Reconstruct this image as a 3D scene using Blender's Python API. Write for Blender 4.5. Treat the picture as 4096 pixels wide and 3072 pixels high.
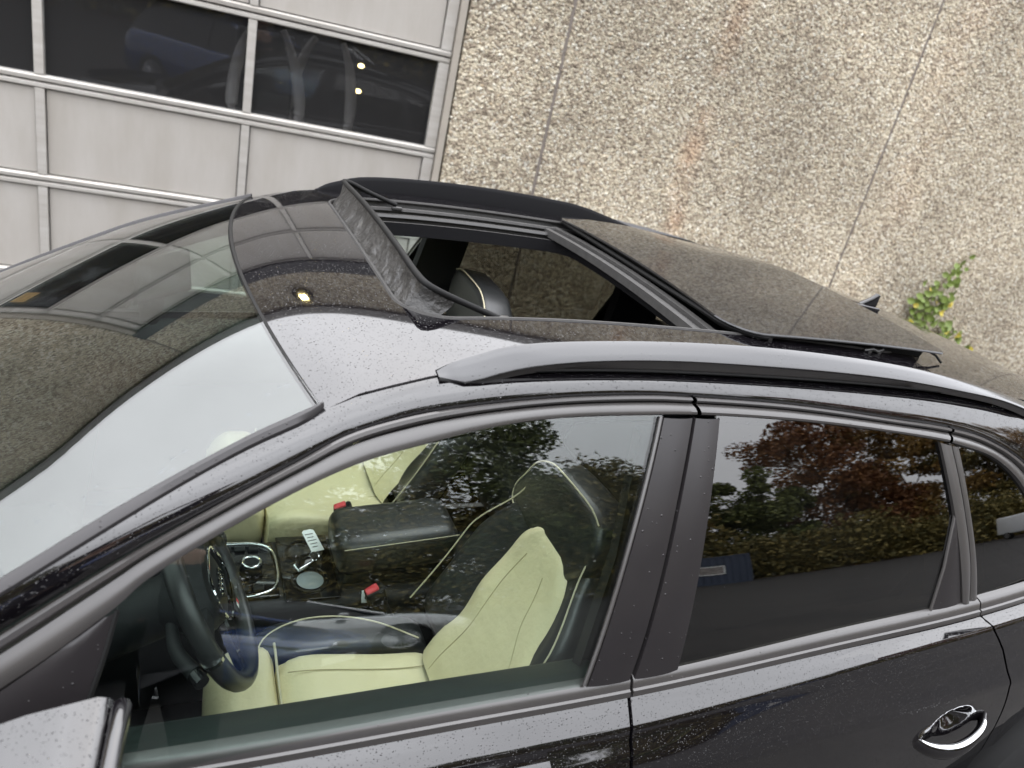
import bpy, bmesh, math, random
import numpy as np
from mathutils import Vector, Matrix
R = math.radians
for o in list(bpy.data.objects): bpy.data.objects.remove(o, do_unlink=True)
scene = bpy.context.scene
COL = scene.collection
rng = random.Random(7)

# ------------------------------------------------------------------ camera, sky, sun, exposure
# world frame: X runs along the black car towards its tail, Y towards the building, Z up, metres
cam_d = bpy.data.cameras.new("camera"); cam = bpy.data.objects.new("camera", cam_d); COL.objects.link(cam)
yaw, pit, rol = R(27.342), R(23.031), R(-13.380)
_f = Vector((math.sin(yaw)*math.cos(pit), math.cos(yaw)*math.cos(pit), -math.sin(pit)))
_r = Vector((math.cos(yaw), -math.sin(yaw), 0)); _d = _f.cross(_r)
_R = math.cos(rol)*_r + math.sin(rol)*_d; _D = -math.sin(rol)*_r + math.cos(rol)*_d
cam.matrix_world = Matrix(((_R.x, -_D.x, -_f.x, -0.326), (_R.y, -_D.y, -_f.y, -1.590), (_R.z, -_D.z, -_f.z, 1.888), (0, 0, 0, 1)))
cam_d.sensor_width = 36; cam_d.lens = 26.25; cam_d.clip_start = 0.05; cam_d.clip_end = 400
cam_d.dof.use_dof = True; cam_d.dof.focus_distance = 1.55; cam_d.dof.aperture_fstop = 4.0
scene.camera = cam

world = bpy.data.worlds.new("World"); scene.world = world; world.use_nodes = True
wn, wl = world.node_tree.nodes, world.node_tree.links
bg = wn["Background"]
sky = wn.new("ShaderNodeTexSky"); sky.sky_type = 'NISHITA'; sky.sun_disc = False
sky.sun_elevation = R(54); sky.sun_rotation = R(12); sky.dust_density = 4.0; sky.air_density = 1.0
tc = wn.new("ShaderNodeTexCoord"); sep = wn.new("ShaderNodeSeparateXYZ"); wl.new(tc.outputs["Generated"], sep.inputs[0])
cl = wn.new("ShaderNodeMapRange"); cl.inputs[1].default_value = 0.0; cl.inputs[2].default_value = 1.0
cl.inputs[3].default_value = 12.0; cl.inputs[4].default_value = 33.0; wl.new(sep.outputs[2], cl.inputs[0])
nz = wn.new("ShaderNodeTexNoise"); nz.inputs["Scale"].default_value = 2.2; nz.inputs["Detail"].default_value = 5
wl.new(tc.outputs["Generated"], nz.inputs["Vector"])
nr = wn.new("ShaderNodeMapRange"); nr.inputs[1].default_value = .3; nr.inputs[2].default_value = .7; nr.inputs[3].default_value = .86; nr.inputs[4].default_value = 1.12
wl.new(nz.outputs[0], nr.inputs[0])
mu = wn.new("ShaderNodeMath"); mu.operation = 'MULTIPLY'; wl.new(cl.outputs[0], mu.inputs[0]); wl.new(nr.outputs[0], mu.inputs[1])
cc = wn.new("ShaderNodeMix"); cc.data_type = 'RGBA'; cc.blend_type = 'MULTIPLY'; cc.inputs[0].default_value = 1.0
cc.inputs[6].default_value = (0.945, 0.955, 1.0, 1); wl.new(mu.outputs[0], cc.inputs[7])
mx = wn.new("ShaderNodeMix"); mx.data_type = 'RGBA'; mx.inputs[0].default_value = 0.90          # closed cloud deck over the clear sky
wl.new(sky.outputs[0], mx.inputs[6]); wl.new(cc.outputs[2], mx.inputs[7]); wl.new(mx.outputs[2], bg.inputs[0])
bg.inputs[1].default_value = 0.10

sun_d = bpy.data.lights.new("sun", 'SUN'); sun = bpy.data.objects.new("sun", sun_d); COL.objects.link(sun)
sun_d.energy = 0.5; sun_d.angle = R(110); sun_d.color = (1.0, 0.97, 0.93)
sun.rotation_euler = (R(-36), 0, R(-12)); sun.location = (0, 6, 12)

scene.view_settings.view_transform = 'Standard'; scene.view_settings.look = 'None'
scene.view_settings.exposure = 0.95; scene.view_settings.gamma = 1.0; scene.view_settings.use_curve_mapping = False
scene.cycles.use_denoising = True
scene.cycles.max_bounces = 10; scene.cycles.transparent_max_bounces = 24; scene.cycles.glossy_bounces = 5
scene.cycles.sample_clamp_indirect = 6.0; scene.cycles.caustics_reflective = False; scene.cycles.caustics_refractive = False

# ------------------------------------------------------------------ helpers
def tag(o, label=None, cat=None, group=None, kind=None):
    for k, v in (("label", label), ("category", cat), ("group", group), ("kind", kind)):
        if v: o[k] = v
    return o
def empty(name, loc=(0, 0, 0), parent=None, rz=0.0):
    o = bpy.data.objects.new(name, None); COL.objects.link(o); o.location = loc; o.rotation_euler = (0, 0, rz)
    o.empty_display_size = .1
    if parent: o.parent = parent
    return o
def mesh(name, V, F, m=None, parent=None, smooth=True, sharp=35, flip=False, mat_idx=None):
    me = bpy.data.meshes.new(name)
    if flip: F = [tuple(reversed(f)) for f in F]
    me.from_pydata([tuple(v) for v in V], [], [tuple(f) for f in F])
    if m is not None:
        for k in (m if isinstance(m, (list, tuple)) else [m]): me.materials.append(k)
    if mat_idx is not None: me.polygons.foreach_set("material_index", mat_idx)
    if smooth:
        me.polygons.foreach_set("use_smooth", [True]*len(me.polygons))
        if sharp: me.set_sharp_from_angle(angle=R(sharp))
    me.update()
    o = bpy.data.objects.new(name, me); COL.objects.link(o)
    if parent: o.parent = parent
    return o
class MB:
    """collects pieces of ONE part"""
    def __init__(s): s.V, s.F = [], []
    def add(s, V, F):
        n = len(s.V); s.V += [tuple(v) for v in V]; s.F += [tuple(i+n for i in f) for f in F]; return s
    def box(s, a, b):
        (x0, y0, z0), (x1, y1, z1) = a, b
        return s.add([(x0,y0,z0),(x1,y0,z0),(x1,y1,z0),(x0,y1,z0),(x0,y0,z1),(x1,y0,z1),(x1,y1,z1),(x0,y1,z1)],
                     [(3,2,1,0),(4,5,6,7),(0,1,5,4),(1,2,6,5),(2,3,7,6),(3,0,4,7)])
    def build(s, name, m, parent=None, **k): return mesh(name, s.V, s.F, m, parent, **k)
def gridVF(rows, closed_u=False, closed_v=False, caps=False):
    n, k = len(rows), len(rows[0]); V = [p for r in rows for p in r]; F = []
    for j in range(n if closed_v else n-1):
        for i in range(k if closed_u else k-1):
            a, b = j*k+i, j*k+(i+1) % k; j2 = (j+1) % n
            F.append((a, b, j2*k+(i+1) % k, j2*k+i))
    if caps: F += [tuple(range(k-1, -1, -1)), tuple((n-1)*k+i for i in range(k))]
    return V, F
def spl(P, n):
    """Catmull-Rom through P, resampled to n points of equal arc length"""
    P = [np.array(p, float) for p in P]
    if len(P) == 2: return [tuple(P[0]+(P[1]-P[0])*i/(n-1)) for i in range(n)]
    Q = [2*P[0]-P[1]]+P+[2*P[-1]-P[-2]]; out = []
    for i in range(1, len(Q)-2):
        p0, p1, p2, p3 = Q[i-1:i+3]
        d0, d1, d2 = [max(np.linalg.norm(b-a), 1e-6)**.5 for a, b in ((p0,p1),(p1,p2),(p2,p3))]
        m1 = (p1-p0)/d0-(p2-p0)/(d0+d1)+(p2-p1)/d1; m2 = (p2-p1)/d1-(p3-p1)/(d1+d2)+(p3-p2)/d2
        m1, m2 = m1*d1, m2*d1
        for t in np.linspace(0, 1, 24, endpoint=False):
            out.append((2*t**3-3*t*t+1)*p1+(t**3-2*t*t+t)*m1+(-2*t**3+3*t*t)*p2+(t**3-t*t)*m2)
    out.append(P[-1]); A = np.array(out); s = np.r_[0, np.cumsum(np.linalg.norm(np.diff(A, axis=0), axis=1))]
    ts = np.linspace(0, s[-1], n)
    return [tuple(np.interp(t, s, A[:, c]) for c in range(A.shape[1])) for t in ts]
def seg(P, x, ax=0):
    """cut index of a polyline at coordinate x"""
    return min(range(len(P)), key=lambda i: abs(P[i][ax]-x))
def tubeVF(path, r, n=8, closed=False, caps=True):
    P = [Vector(p) for p in path]; rows = []; up = Vector((0, 0, 1)); k = len(P)
    for i, p in enumerate(P):
        t = (P[(i+1) % k]-P[i-1]) if closed else (P[min(i+1, k-1)]-P[max(i-1, 0)])
        t.normalize(); a = t.cross(up)
        if a.length < 1e-3: a = t.cross(Vector((1, 0, 0)))
        a.normalize(); b = t.cross(a); rr = r[i] if isinstance(r, (list, tuple)) else r
        rows.append([p+a*rr*math.cos(2*math.pi*q/n)+b*rr*math.sin(2*math.pi*q/n) for q in range(n)])
    return gridVF(rows, closed_u=True, closed_v=closed, caps=caps and not closed)
def tube(name, path, r, m, parent=None, n=8, closed=False):
    V, F = tubeVF(path, r, n, closed); return mesh(name, V, F, m, parent, sharp=50)
def rbox(name, size, m, parent=None, loc=(0,0,0), rot=(0,0,0), bev=.01, segs=3, taper=None):
    bm = bmesh.new(); bmesh.ops.create_cube(bm, size=1)
    for v in bm.verts:
        v.co = Vector((v.co.x*size[0], v.co.y*size[1], v.co.z*size[2]))
        if taper and v.co.z > 0: v.co.x *= taper[0]; v.co.y *= taper[1]
    bmesh.ops.bevel(bm, geom=bm.edges[:], offset=bev, segments=segs, affect='EDGES', profile=.5)
    return bmobj(name, bm, m, parent, loc, rot)
def bmobj(name, bm, m, parent=None, loc=(0,0,0), rot=(0,0,0), sharp=40):
    me = bpy.data.meshes.new(name); bmesh.ops.recalc_face_normals(bm, faces=bm.faces[:]); bm.to_mesh(me); bm.free()
    if m is not None: me.materials.append(m)
    me.polygons.foreach_set("use_smooth", [True]*len(me.polygons)); me.set_sharp_from_angle(angle=R(sharp))
    o = bpy.data.objects.new(name, me); COL.objects.link(o); o.location = loc; o.rotation_euler = rot
    if parent: o.parent = parent
    return o
def prism(name, outline, th, m, parent=None, M=None, bev=.01, segs=3):
    """outline (a,b) polygon extruded by th about its plane, bevelled, placed by matrix M (cols: a, b, normal)"""
    bm = bmesh.new(); vs = [bm.verts.new((a, b, -th/2)) for a, b in outline]; f = bm.faces.new(vs)
    e = bmesh.ops.extrude_face_region(bm, geom=[f]); bmesh.ops.translate(bm, vec=(0,0,th), verts=[g for g in e["geom"] if isinstance(g, bmesh.types.BMVert)])
    if bev:
        ed = [e for e in bm.edges if abs(e.verts[0].co.z-e.verts[1].co.z) < 1e-6]
        bmesh.ops.bevel(bm, geom=ed, offset=bev, segments=segs, affect='EDGES', profile=.5)
    if M is not None: bm.transform(M)
    return bmobj(name, bm, m, parent)
def frame(o, a, b):
    a, b = Vector(a).normalized(), Vector(b).normalized(); n = a.cross(b).normalized(); o = Vector(o)
    return Matrix(((a.x,b.x,n.x,o.x),(a.y,b.y,n.y,o.y),(a.z,b.z,n.z,o.z),(0,0,0,1)))
def solid(o, th, off=0.0):
    md = o.modifiers.new("thickness", 'SOLIDIFY'); md.thickness = th; md.offset = off; md.use_rim = False; return o
def text(name, body, size, m, parent, M, ext=.0004):
    c = bpy.data.curves.new(name, 'FONT'); c.body = body; c.size = size; c.extrude = ext; c.align_x = 'CENTER'; c.align_y = 'CENTER'
    t = bpy.data.objects.new(name, c); COL.objects.link(t); dg = bpy.context.evaluated_depsgraph_get()
    me = bpy.data.meshes.new_from_object(t.evaluated_get(dg)); bpy.data.objects.remove(t)
    me.materials.clear(); me.materials.append(m); me.transform(M); me.name = name
    o = bpy.data.objects.new(name, me); COL.objects.link(o)
    if parent: o.parent = parent
    return o

# ------------------------------------------------------------------ materials
def mat(name, col, rough=.5, metal=0.0, spec=.5, noise=None, bump=None, coat=0.0, emit=None, sheen=0, ior=1.5, stretch=None):
    m = bpy.data.materials.new(name); m.use_nodes = True; N, L = m.node_tree.nodes, m.node_tree.links; p = N["Principled BSDF"]
    p.inputs["Base Color"].default_value = (*col, 1); p.inputs["Roughness"].default_value = rough; p.inputs["Metallic"].default_value = metal
    p.inputs["Specular IOR Level"].default_value = spec; p.inputs["IOR"].default_value = ior; p.inputs["Coat Weight"].default_value = coat; p.inputs["Coat Roughness"].default_value = .04
    if sheen: p.inputs["Sheen Weight"].default_value = sheen
    if emit: p.inputs["Emission Color"].default_value = (*emit[0], 1); p.inputs["Emission Strength"].default_value = emit[1]
    t = N.new("ShaderNodeTexCoord")
    if noise:                                                     # (scale, amount, second colour)
        x = N.new("ShaderNodeTexNoise"); x.inputs["Scale"].default_value = noise[0]; x.inputs["Detail"].default_value = 6; x.inputs["Roughness"].default_value = .65
        if stretch: mp = N.new("ShaderNodeMapping"); mp.inputs["Scale"].default_value = stretch; L.new(t.outputs["Object"], mp.inputs["Vector"]); L.new(mp.outputs[0], x.inputs["Vector"])
        else: L.new(t.outputs["Object"], x.inputs["Vector"])
        r = N.new("ShaderNodeMapRange"); r.inputs[1].default_value = .5-.5*noise[1]; r.inputs[2].default_value = .5+.5*noise[1]; L.new(x.outputs[0], r.inputs[0])
        k = N.new("ShaderNodeMix"); k.data_type = 'RGBA'; k.inputs[6].default_value = (*col, 1); k.inputs[7].default_value = (*noise[2], 1)
        L.new(r.outputs[0], k.inputs[0]); L.new(k.outputs[2], p.inputs["Base Color"])
    if bump:                                                      # (scale, strength, distance)
        x = N.new("ShaderNodeTexNoise"); x.inputs["Scale"].default_value = bump[0]; x.inputs["Detail"].default_value = 4
        L.new(t.outputs["Object"], x.inputs["Vector"])
        b = N.new("ShaderNodeBump"); b.inputs["Strength"].default_value = bump[1]; b.inputs["Distance"].default_value = bump[2]
        L.new(x.outputs[0], b.inputs["Height"]); L.new(b.outputs[0], p.inputs["Normal"])
    return m
def drops(m, layers, dist=.0012):
    """fine rain on a surface: beads as bump, never as colour. layers: (cells per metre, bead radius, share of cells)"""
    N, L = m.node_tree.nodes, m.node_tree.links; p = N["Principled BSDF"]; t = N.new("ShaderNodeTexCoord"); last = None
    for sc, rad, share in layers:
        v = N.new("ShaderNodeTexVoronoi"); v.inputs["Scale"].default_value = sc; v.inputs["Randomness"].default_value = 1.0
        L.new(t.outputs["Object"], v.inputs["Vector"])
        sx = N.new("ShaderNodeSeparateColor"); L.new(v.outputs["Color"], sx.inputs[0])
        on = N.new("ShaderNodeMath"); on.operation = 'LESS_THAN'; on.inputs[1].default_value = share; L.new(sx.outputs[0], on.inputs[0])
        rr = N.new("ShaderNodeMapRange"); rr.inputs[3].default_value = rad*.45; rr.inputs[4].default_value = rad; L.new(sx.outputs[1], rr.inputs[0])
        h = N.new("ShaderNodeMapRange"); h.interpolation_type = 'SMOOTHSTEP'; h.inputs[1].default_value = 0.0; h.inputs[3].default_value = 1.0; h.inputs[4].default_value = 0.0
        L.new(v.outputs["Distance"], h.inputs[0]); L.new(rr.outputs[0], h.inputs[2])
        q = N.new("ShaderNodeMath"); q.operation = 'MULTIPLY'; L.new(h.outputs[0], q.inputs[0]); L.new(on.outputs[0], q.inputs[1])
        b = N.new("ShaderNodeBump"); b.inputs["Strength"].default_value = 1.0; b.inputs["Distance"].default_value = dist
        L.new(q.outputs[0], b.inputs["Height"])
        if last: L.new(last.outputs[0], b.inputs["Normal"])
        last = b
    L.new(last.outputs[0], p.inputs["Normal"]); return m
def glass(name, tint, extra=0.0, haze=0.0, fmax=1.0):
    """thin pane: Schlick reflection over tinted straight-through transmission; every pane is a slab, so two faces share the work"""
    m = bpy.data.materials.new(name); m.use_nodes = True; N, L = m.node_tree.nodes, m.node_tree.links; N.remove(N["Principled BSDF"])
    g = N.new("ShaderNodeNewGeometry"); d = N.new("ShaderNodeVectorMath"); d.operation = 'DOT_PRODUCT'
    L.new(g.outputs["Normal"], d.inputs[0]); L.new(g.outputs["Incoming"], d.inputs[1])
    a = N.new("ShaderNodeMath"); a.operation = 'ABSOLUTE'; L.new(d.outputs["Value"], a.inputs[0])
    s = N.new("ShaderNodeMath"); s.operation = 'SUBTRACT'; s.inputs[0].default_value = 1.0; L.new(a.outputs[0], s.inputs[1]); s.use_clamp = True
    p = N.new("ShaderNodeMath"); p.operation = 'POWER'; p.inputs[1].default_value = 5.0; L.new(s.outputs[0], p.inputs[0])
    r = N.new("ShaderNodeMapRange"); r.inputs[3].default_value = .045+extra; r.inputs[4].default_value = fmax; L.new(p.outputs[0], r.inputs[0])
    t = N.new("ShaderNodeBsdfTransparent"); t.inputs[0].default_value = (*tint, 1)
    gl = N.new("ShaderNodeBsdfGlossy"); gl.inputs["Roughness"].default_value = 0.0; gl.inputs[0].default_value = (1, 1, 1, 1)
    mxs = N.new("ShaderNodeMixShader"); L.new(r.outputs[0], mxs.inputs[0]); L.new(t.outputs[0], mxs.inputs[1]); L.new(gl.outputs[0], mxs.inputs[2])
    if haze:                                                      # even pale diffuse haze on both faces, lifts the pane's tone
        df = N.new("ShaderNodeBsdfDiffuse"); df.inputs[0].default_value = (.42,.41,.40,1); dm = N.new("ShaderNodeMixShader"); dm.inputs[0].default_value = haze
        L.new(mxs.outputs[0], dm.inputs[1]); L.new(df.outputs[0], dm.inputs[2]); mxs = dm
    L.new(mxs.outputs[0], N["Material Output"].inputs["Surface"]); return m

PAINT = drops(mat("black_paint", (.0035,.003,.0038), .035, ior=1.8), [(210,.34,.34),(430,.40,.24)], .0007)
PAINT_DRY = mat("black_paint_dry", (.0035,.003,.0038), .03, ior=1.8)
ROOFGLASS = drops(mat("black_roof_glass", (.008,.008,.009), .03, spec=.6), [(320,.40,.6)], .0008)
RAIL = drops(mat("satin_black_rail", (.02,.02,.022), .16, ior=1.72), [(170,.3,.3)], .0006)
TRIM = drops(mat("dark_anodised_trim", (.034,.032,.031), .30, spec=.75, noise=(5,.7,(.050,.046,.044))), [(90,.22,.10)], .001)
PLASTIC = drops(mat("black_plastic", (.012,.0105,.0115), .36, spec=.5, noise=(9,.5,(.016,.014,.0145))), [(110,.30,.16)], .0014)
MOLDING = drops(mat("grey_molding", (.030,.028,.029), .40, spec=.4), [(130,.30,.35)], .001)
RUBBER = mat("black_rubber", (.006,.006,.006), .6, spec=.2)
RUBBERG = mat("worn_grey_seal", (.055,.053,.051), .6, spec=.3, noise=(60,.6,(.03,.029,.028)))
TRACK = mat("dark_track", (.035,.034,.033), .42, spec=.5)
GLASS = glass("green_window_glass", (.90,.95,.93), .004)
GLASS_W = glass("windscreen_glass", (.60,.645,.62), .045)
GLASS_T = glass("privacy_glass", (.30,.30,.275), .045)
CREAM = mat("cream_leather", (.70,.63,.39), .42, spec=.4, bump=(12,.4,.022))
BLACKL = mat("black_leather", (.020,.021,.021), .38, spec=.6, bump=(420,.25,.0008))
PIPING = mat("cream_piping", (.55,.50,.34), .6)
DARKPL = mat("dark_interior_plastic", (.010,.011,.012), .6, spec=.3, bump=(600,.3,.0006))
CARD = mat("soft_green_black_trim", (.009,.016,.014), .55, spec=.3, bump=(500,.5,.0008))
CLOTH = mat("black_headliner_cloth", (.012,.012,.013), .95, spec=.1)
CHROME = mat("chrome", (.75,.76,.77), .08, metal=1.0)
GLOSSBLK = mat("gloss_black", (.008,.008,.009), .06)
REDBTN = mat("red_button", (.62,.06,.07), .35)
WHITEPL = mat("white_plastic", (.78,.80,.78), .35)
INK = mat("dark_ink", (.02,.02,.025), .6)
TYRE = mat("tyre_rubber", (.02,.02,.02), .85, spec=.2)
ALLOY = mat("alloy_wheel", (.55,.56,.58), .28, metal=.9)

# ------------------------------------------------------------------ ground
def ground_mat():
    m = mat("asphalt", (.024,.023,.023), .7, spec=.25, noise=(.9,.35,(.042,.039,.036)), bump=(260,.5,.004)); return m
g = mesh("ground", [(-150,-150,0),(150,-150,0),(150,150,0),(-150,150,0)], [(0,1,2,3)], ground_mat()); tag(g, kind="structure")

# ------------------------------------------------------------------ building (local x along the wall, y into it, z up)
WYAW = R(-5.5); WD = 5.1
_e = Vector((math.cos(WYAW), math.sin(WYAW), 0)); _n = Vector((-math.sin(WYAW), math.cos(WYAW), 0))
WO = Vector((-0.326, -1.590, 0))+_n*WD
def wall_pt(u, z, d=0.0): return WO+_e*u+_n*d+Vector((0, 0, z))
def stone_mat(name, island):
    """exposed aggregate: island=True colours real pebbles one by one, else cells too far off to tell apart"""
    m = bpy.data.materials.new(name); m.use_nodes = True; N, L = m.node_tree.nodes, m.node_tree.links; p = N["Principled BSDF"]
    p.inputs["Roughness"].default_value = .8; p.inputs["Specular IOR Level"].default_value = .3
    t = N.new("ShaderNodeTexCoord"); cr = N.new("ShaderNodeValToRGB"); e = cr.color_ramp
    cols = [(0,(.22,.18,.135)),(.2,(.32,.265,.20)),(.4,(.44,.375,.28)),(.6,(.56,.49,.365)),(.8,(.64,.58,.45)),(.93,(.72,.69,.60)),(1,(.46,.36,.24))]
    while len(e.elements) < len(cols): e.elements.new(.5)
    for q, (a, c) in zip(e.elements, cols): q.position = a; q.color = (*c, 1)
    if island:
        gm = N.new("ShaderNodeNewGeometry"); L.new(gm.outputs["Random Per Island"], cr.inputs[0])
    else:
        v = N.new("ShaderNodeTexVoronoi"); v.inputs["Scale"].default_value = 46; L.new(t.outputs["Object"], v.inputs["Vector"])
        sx = N.new("ShaderNodeSeparateColor"); L.new(v.outputs["Color"], sx.inputs[0]); L.new(sx.outputs[0], cr.inputs[0])
        b = N.new("ShaderNodeBump"); b.inputs["Strength"].default_value = 1; b.inputs["Distance"].default_value = .010; b.invert = True
        L.new(v.outputs["Distance"], b.inputs["Height"]); L.new(b.outputs[0], p.inputs["Normal"])
    # broad weathering and one rust run, marks with a shape of their own
    n1 = N.new("ShaderNodeTexNoise"); n1.inputs["Scale"].default_value = .7; n1.inputs["Detail"].default_value = 5; L.new(t.outputs["Object"], n1.inputs["Vector"])
    r1 = N.new("ShaderNodeMapRange"); r1.inputs[1].default_value = .35; r1.inputs[2].default_value = .68; r1.inputs[3].default_value = .72; r1.inputs[4].default_value = 1.10; L.new(n1.outputs[0], r1.inputs[0])
    k1 = N.new("ShaderNodeMix"); k1.data_type = 'RGBA'; k1.blend_type = 'MULTIPLY'; k1.inputs[0].default_value = 1
    L.new(cr.outputs[0], k1.inputs[6]); L.new(r1.outputs[0], k1.inputs[7])
    sp = N.new("ShaderNodeSeparateXYZ"); L.new(t.outputs["Object"], sp.inputs[0])
    n2 = N.new("ShaderNodeTexNoise"); n2.inputs["Scale"].default_value = 2.3; n2.inputs["Detail"].default_value = 6; L.new(t.outputs["Object"], n2.inputs["Vector"])
    def runs(u0, w, amp):
        a = N.new("ShaderNodeMath"); a.operation = 'SUBTRACT'; L.new(sp.outputs[0], a.inputs[0]); a.inputs[1].default_value = u0
        ab = N.new("ShaderNodeMath"); ab.operation = 'ABSOLUTE'; L.new(a.outputs[0], ab.inputs[0])
        h = N.new("ShaderNodeMapRange"); h.interpolation_type = 'SMOOTHSTEP'; h.inputs[1].default_value = 0; h.inputs[2].default_value = w; h.inputs[3].default_value = amp; h.inputs[4].default_value = 0
        L.new(ab.outputs[0], h.inputs[0]); q = N.new("ShaderNodeMapRange"); q.inputs[1].default_value = .42; q.inputs[2].default_value = .62; L.new(n2.outputs[0], q.inputs[0])
        mm = N.new("ShaderNodeMath"); mm.operation = 'MULTIPLY'; L.new(h.outputs[0], mm.inputs[0]); L.new(q.outputs[0], mm.inputs[1]); return mm
    s1, s2 = runs(3.02, .17, .50), runs(5.05, .35, .13)
    ad = N.new("ShaderNodeMath"); ad.operation = 'ADD'; ad.use_clamp = True; L.new(s1.outputs[0], ad.inputs[0]); L.new(s2.outputs[0], ad.inputs[1])
    k2 = N.new("ShaderNodeMix"); k2.data_type = 'RGBA'; k2.blend_type = 'MULTIPLY'; k2.inputs[7].default_value = (.90,.56,.40,1)
    L.new(ad.outputs[0], k2.inputs[0]); L.new(k1.outputs[2], k2.inputs[6]); L.new(k2.outputs[2], p.inputs["Base Color"])
    return m
STONE, PEBBLE = stone_mat("aggregate_far", False), stone_mat("aggregate_pebbles", True)
CONC = mat("grey_concrete", (.30,.29,.275), .85, noise=(3,.7,(.22,.215,.205)), bump=(40,.3,.004))
JOINT = mat("joint_filler", (.20,.172,.15), .8)
bld = empty("workshop_building", WO, rz=WYAW)
tag(bld, "beige exposed-aggregate panel wall of the workshop behind the black car", "building")
def panel(u0, u1, z0, z1): return MB().box((u0+.013, 0, z0), (u1-.013, .16, z1)).build("wall_panel", STONE, bld, smooth=False)
cuts = [1.17, 1.86, 4.70, 7.54, 10.38, 13.2]; PH = 3.98
pan = {}
for a, b in zip(cuts[:-1], cuts[1:]): pan[a] = panel(a, b, 0, PH)
for a, b in ((-5.25,-2.41),(-8.1,-5.25),(-11.9,-8.1)): panel(a, b, 0, PH)
panel(-2.41, 1.17, 3.26, PH)
MB().box((-11.9, .006, 0), (-2.43, .15, PH)).box((-2.43, .006, 3.27), (1.19, .15, PH)).box((1.19, .006, 0), (13.2, .15, PH)).build("joint_backing", JOINT, bld, smooth=False)
MB().box((-12, -.05, PH), (13.3, .40, PH+.15)).build("roof_coping", CONC, bld, smooth=False)
MB().box((-12, .18, PH-.15), (-2, 9, PH-.02)).box((3, .18, PH-.15), (13.3, 9, PH-.02)).box((-2, .18, PH-.15), (3, .9, PH-.02)).box((-2, 2.6, PH-.15), (3, 9, PH-.02)).build("flat_roof", CONC, bld, smooth=False)
MB().box((-2.02, .88, PH-.01), (3.02, 2.62, PH+.01)).build("added_roof_light", glass("added_rooflight_glass", (.6,.6,.6), 0, .1), bld, smooth=False)  # unseen rooflight, added to let daylight into the room behind the panes
MB().box((-2.41, -.02, 3.03), (1.17, .10, 3.255)).build("door_lintel", mat("dark_lintel", (.05,.05,.052), .6), bld, smooth=False)
MB().box((1.125, -.012, 0), (1.166, .10, 3.03)).build("door_jamb", mat("beige_flashing", (.36,.325,.275), .6, noise=(8,.5,(.30,.27,.23))), bld, smooth=False)
MB().box((-2.405, -.012, 0), (-2.35, .10, 3.03)).build("door_jamb", bpy.data.materials["beige_flashing"], bld, smooth=False)
def pebbles(u0, u1, z0, z1, par):
    """tens of thousands of rounded stones bedded in the panel face: one mesh"""
    r = np.random.default_rng(int(u0*100)); s = .0178
    us = np.arange(u0+.014, u1-.012, s); zs = np.arange(z0, z1, s*.87); U, Z = np.meshgrid(us, zs); U[1::2] += s/2
    U = U.ravel()+r.normal(0, .0042, U.size); Z = Z.ravel()+r.normal(0, .0042, Z.size)
    ok = (U > u0+.015) & (U < u1-.015); U, Z = U[ok], Z[ok]; n = U.size
    a = .0104*r.uniform(.62, 1.35, n); b = a*r.uniform(.62, 1, n); h = b*r.uniform(.55, 1.0, n); th = r.uniform(0, np.pi, n)
    k = 6; ang = np.arange(k)*2*np.pi/k; V = np.zeros((n, 2*k+1, 3))
    for j, (rad, hh) in enumerate(((1.0, .0), (.74, .72))):
        jit = r.uniform(.82, 1.15, (n, k)); cx = np.cos(ang)*a[:, None]*rad*jit; cy = np.sin(ang)*b[:, None]*rad*jit
        V[:, j*k:(j+1)*k, 0] = U[:, None]+cx*np.cos(th)[:, None]-cy*np.sin(th)[:, None]
        V[:, j*k:(j+1)*k, 2] = Z[:, None]+cx*np.sin(th)[:, None]+cy*np.cos(th)[:, None]
        V[:, j*k:(j+1)*k, 1] = -hh*h[:, None]+.002
    V[:, 2*k, 0], V[:, 2*k, 2], V[:, 2*k, 1] = U, Z, -h+.002
    F = []
    for i in range(k): F.append((i, k+i, k+(i+1) % k)); F.append((i, k+(i+1) % k, (i+1) % k)); F.append((k+i, 2*k, k+(i+1) % k))
    F = (np.array(F)[None]+(np.arange(n)*(2*k+1))[:, None, None]).reshape(-1, 3)
    me = bpy.data.meshes.new("pebbles"); me.vertices.add(n*(2*k+1)); me.vertices.foreach_set("co", V.ravel())
    me.loops.add(F.size); me.loops.foreach_set("vertex_index", F.ravel().astype(np.int32)); me.polygons.add(len(F))
    me.polygons.foreach_set("loop_start", np.arange(0, F.size, 3, dtype=np.int32)); me.polygons.foreach_set("loop_total", np.full(len(F), 3, np.int32))
    me.polygons.foreach_set("use_smooth", np.ones(len(F), bool)); me.materials.append(PEBBLE); me.update(calc_edges=True); me.validate()
    o = bpy.data.objects.new("pebbles", me); COL.objects.link(o); o.parent = par; tag(o, kind="stuff")
pebbles(1.17, 1.86, .35, 3.0, pan[1.17]); pebbles(1.86, 4.70, .35, 3.1, pan[1.86]); pebbles(4.70, 7.2, .25, 3.3, pan[4.70])

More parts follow.
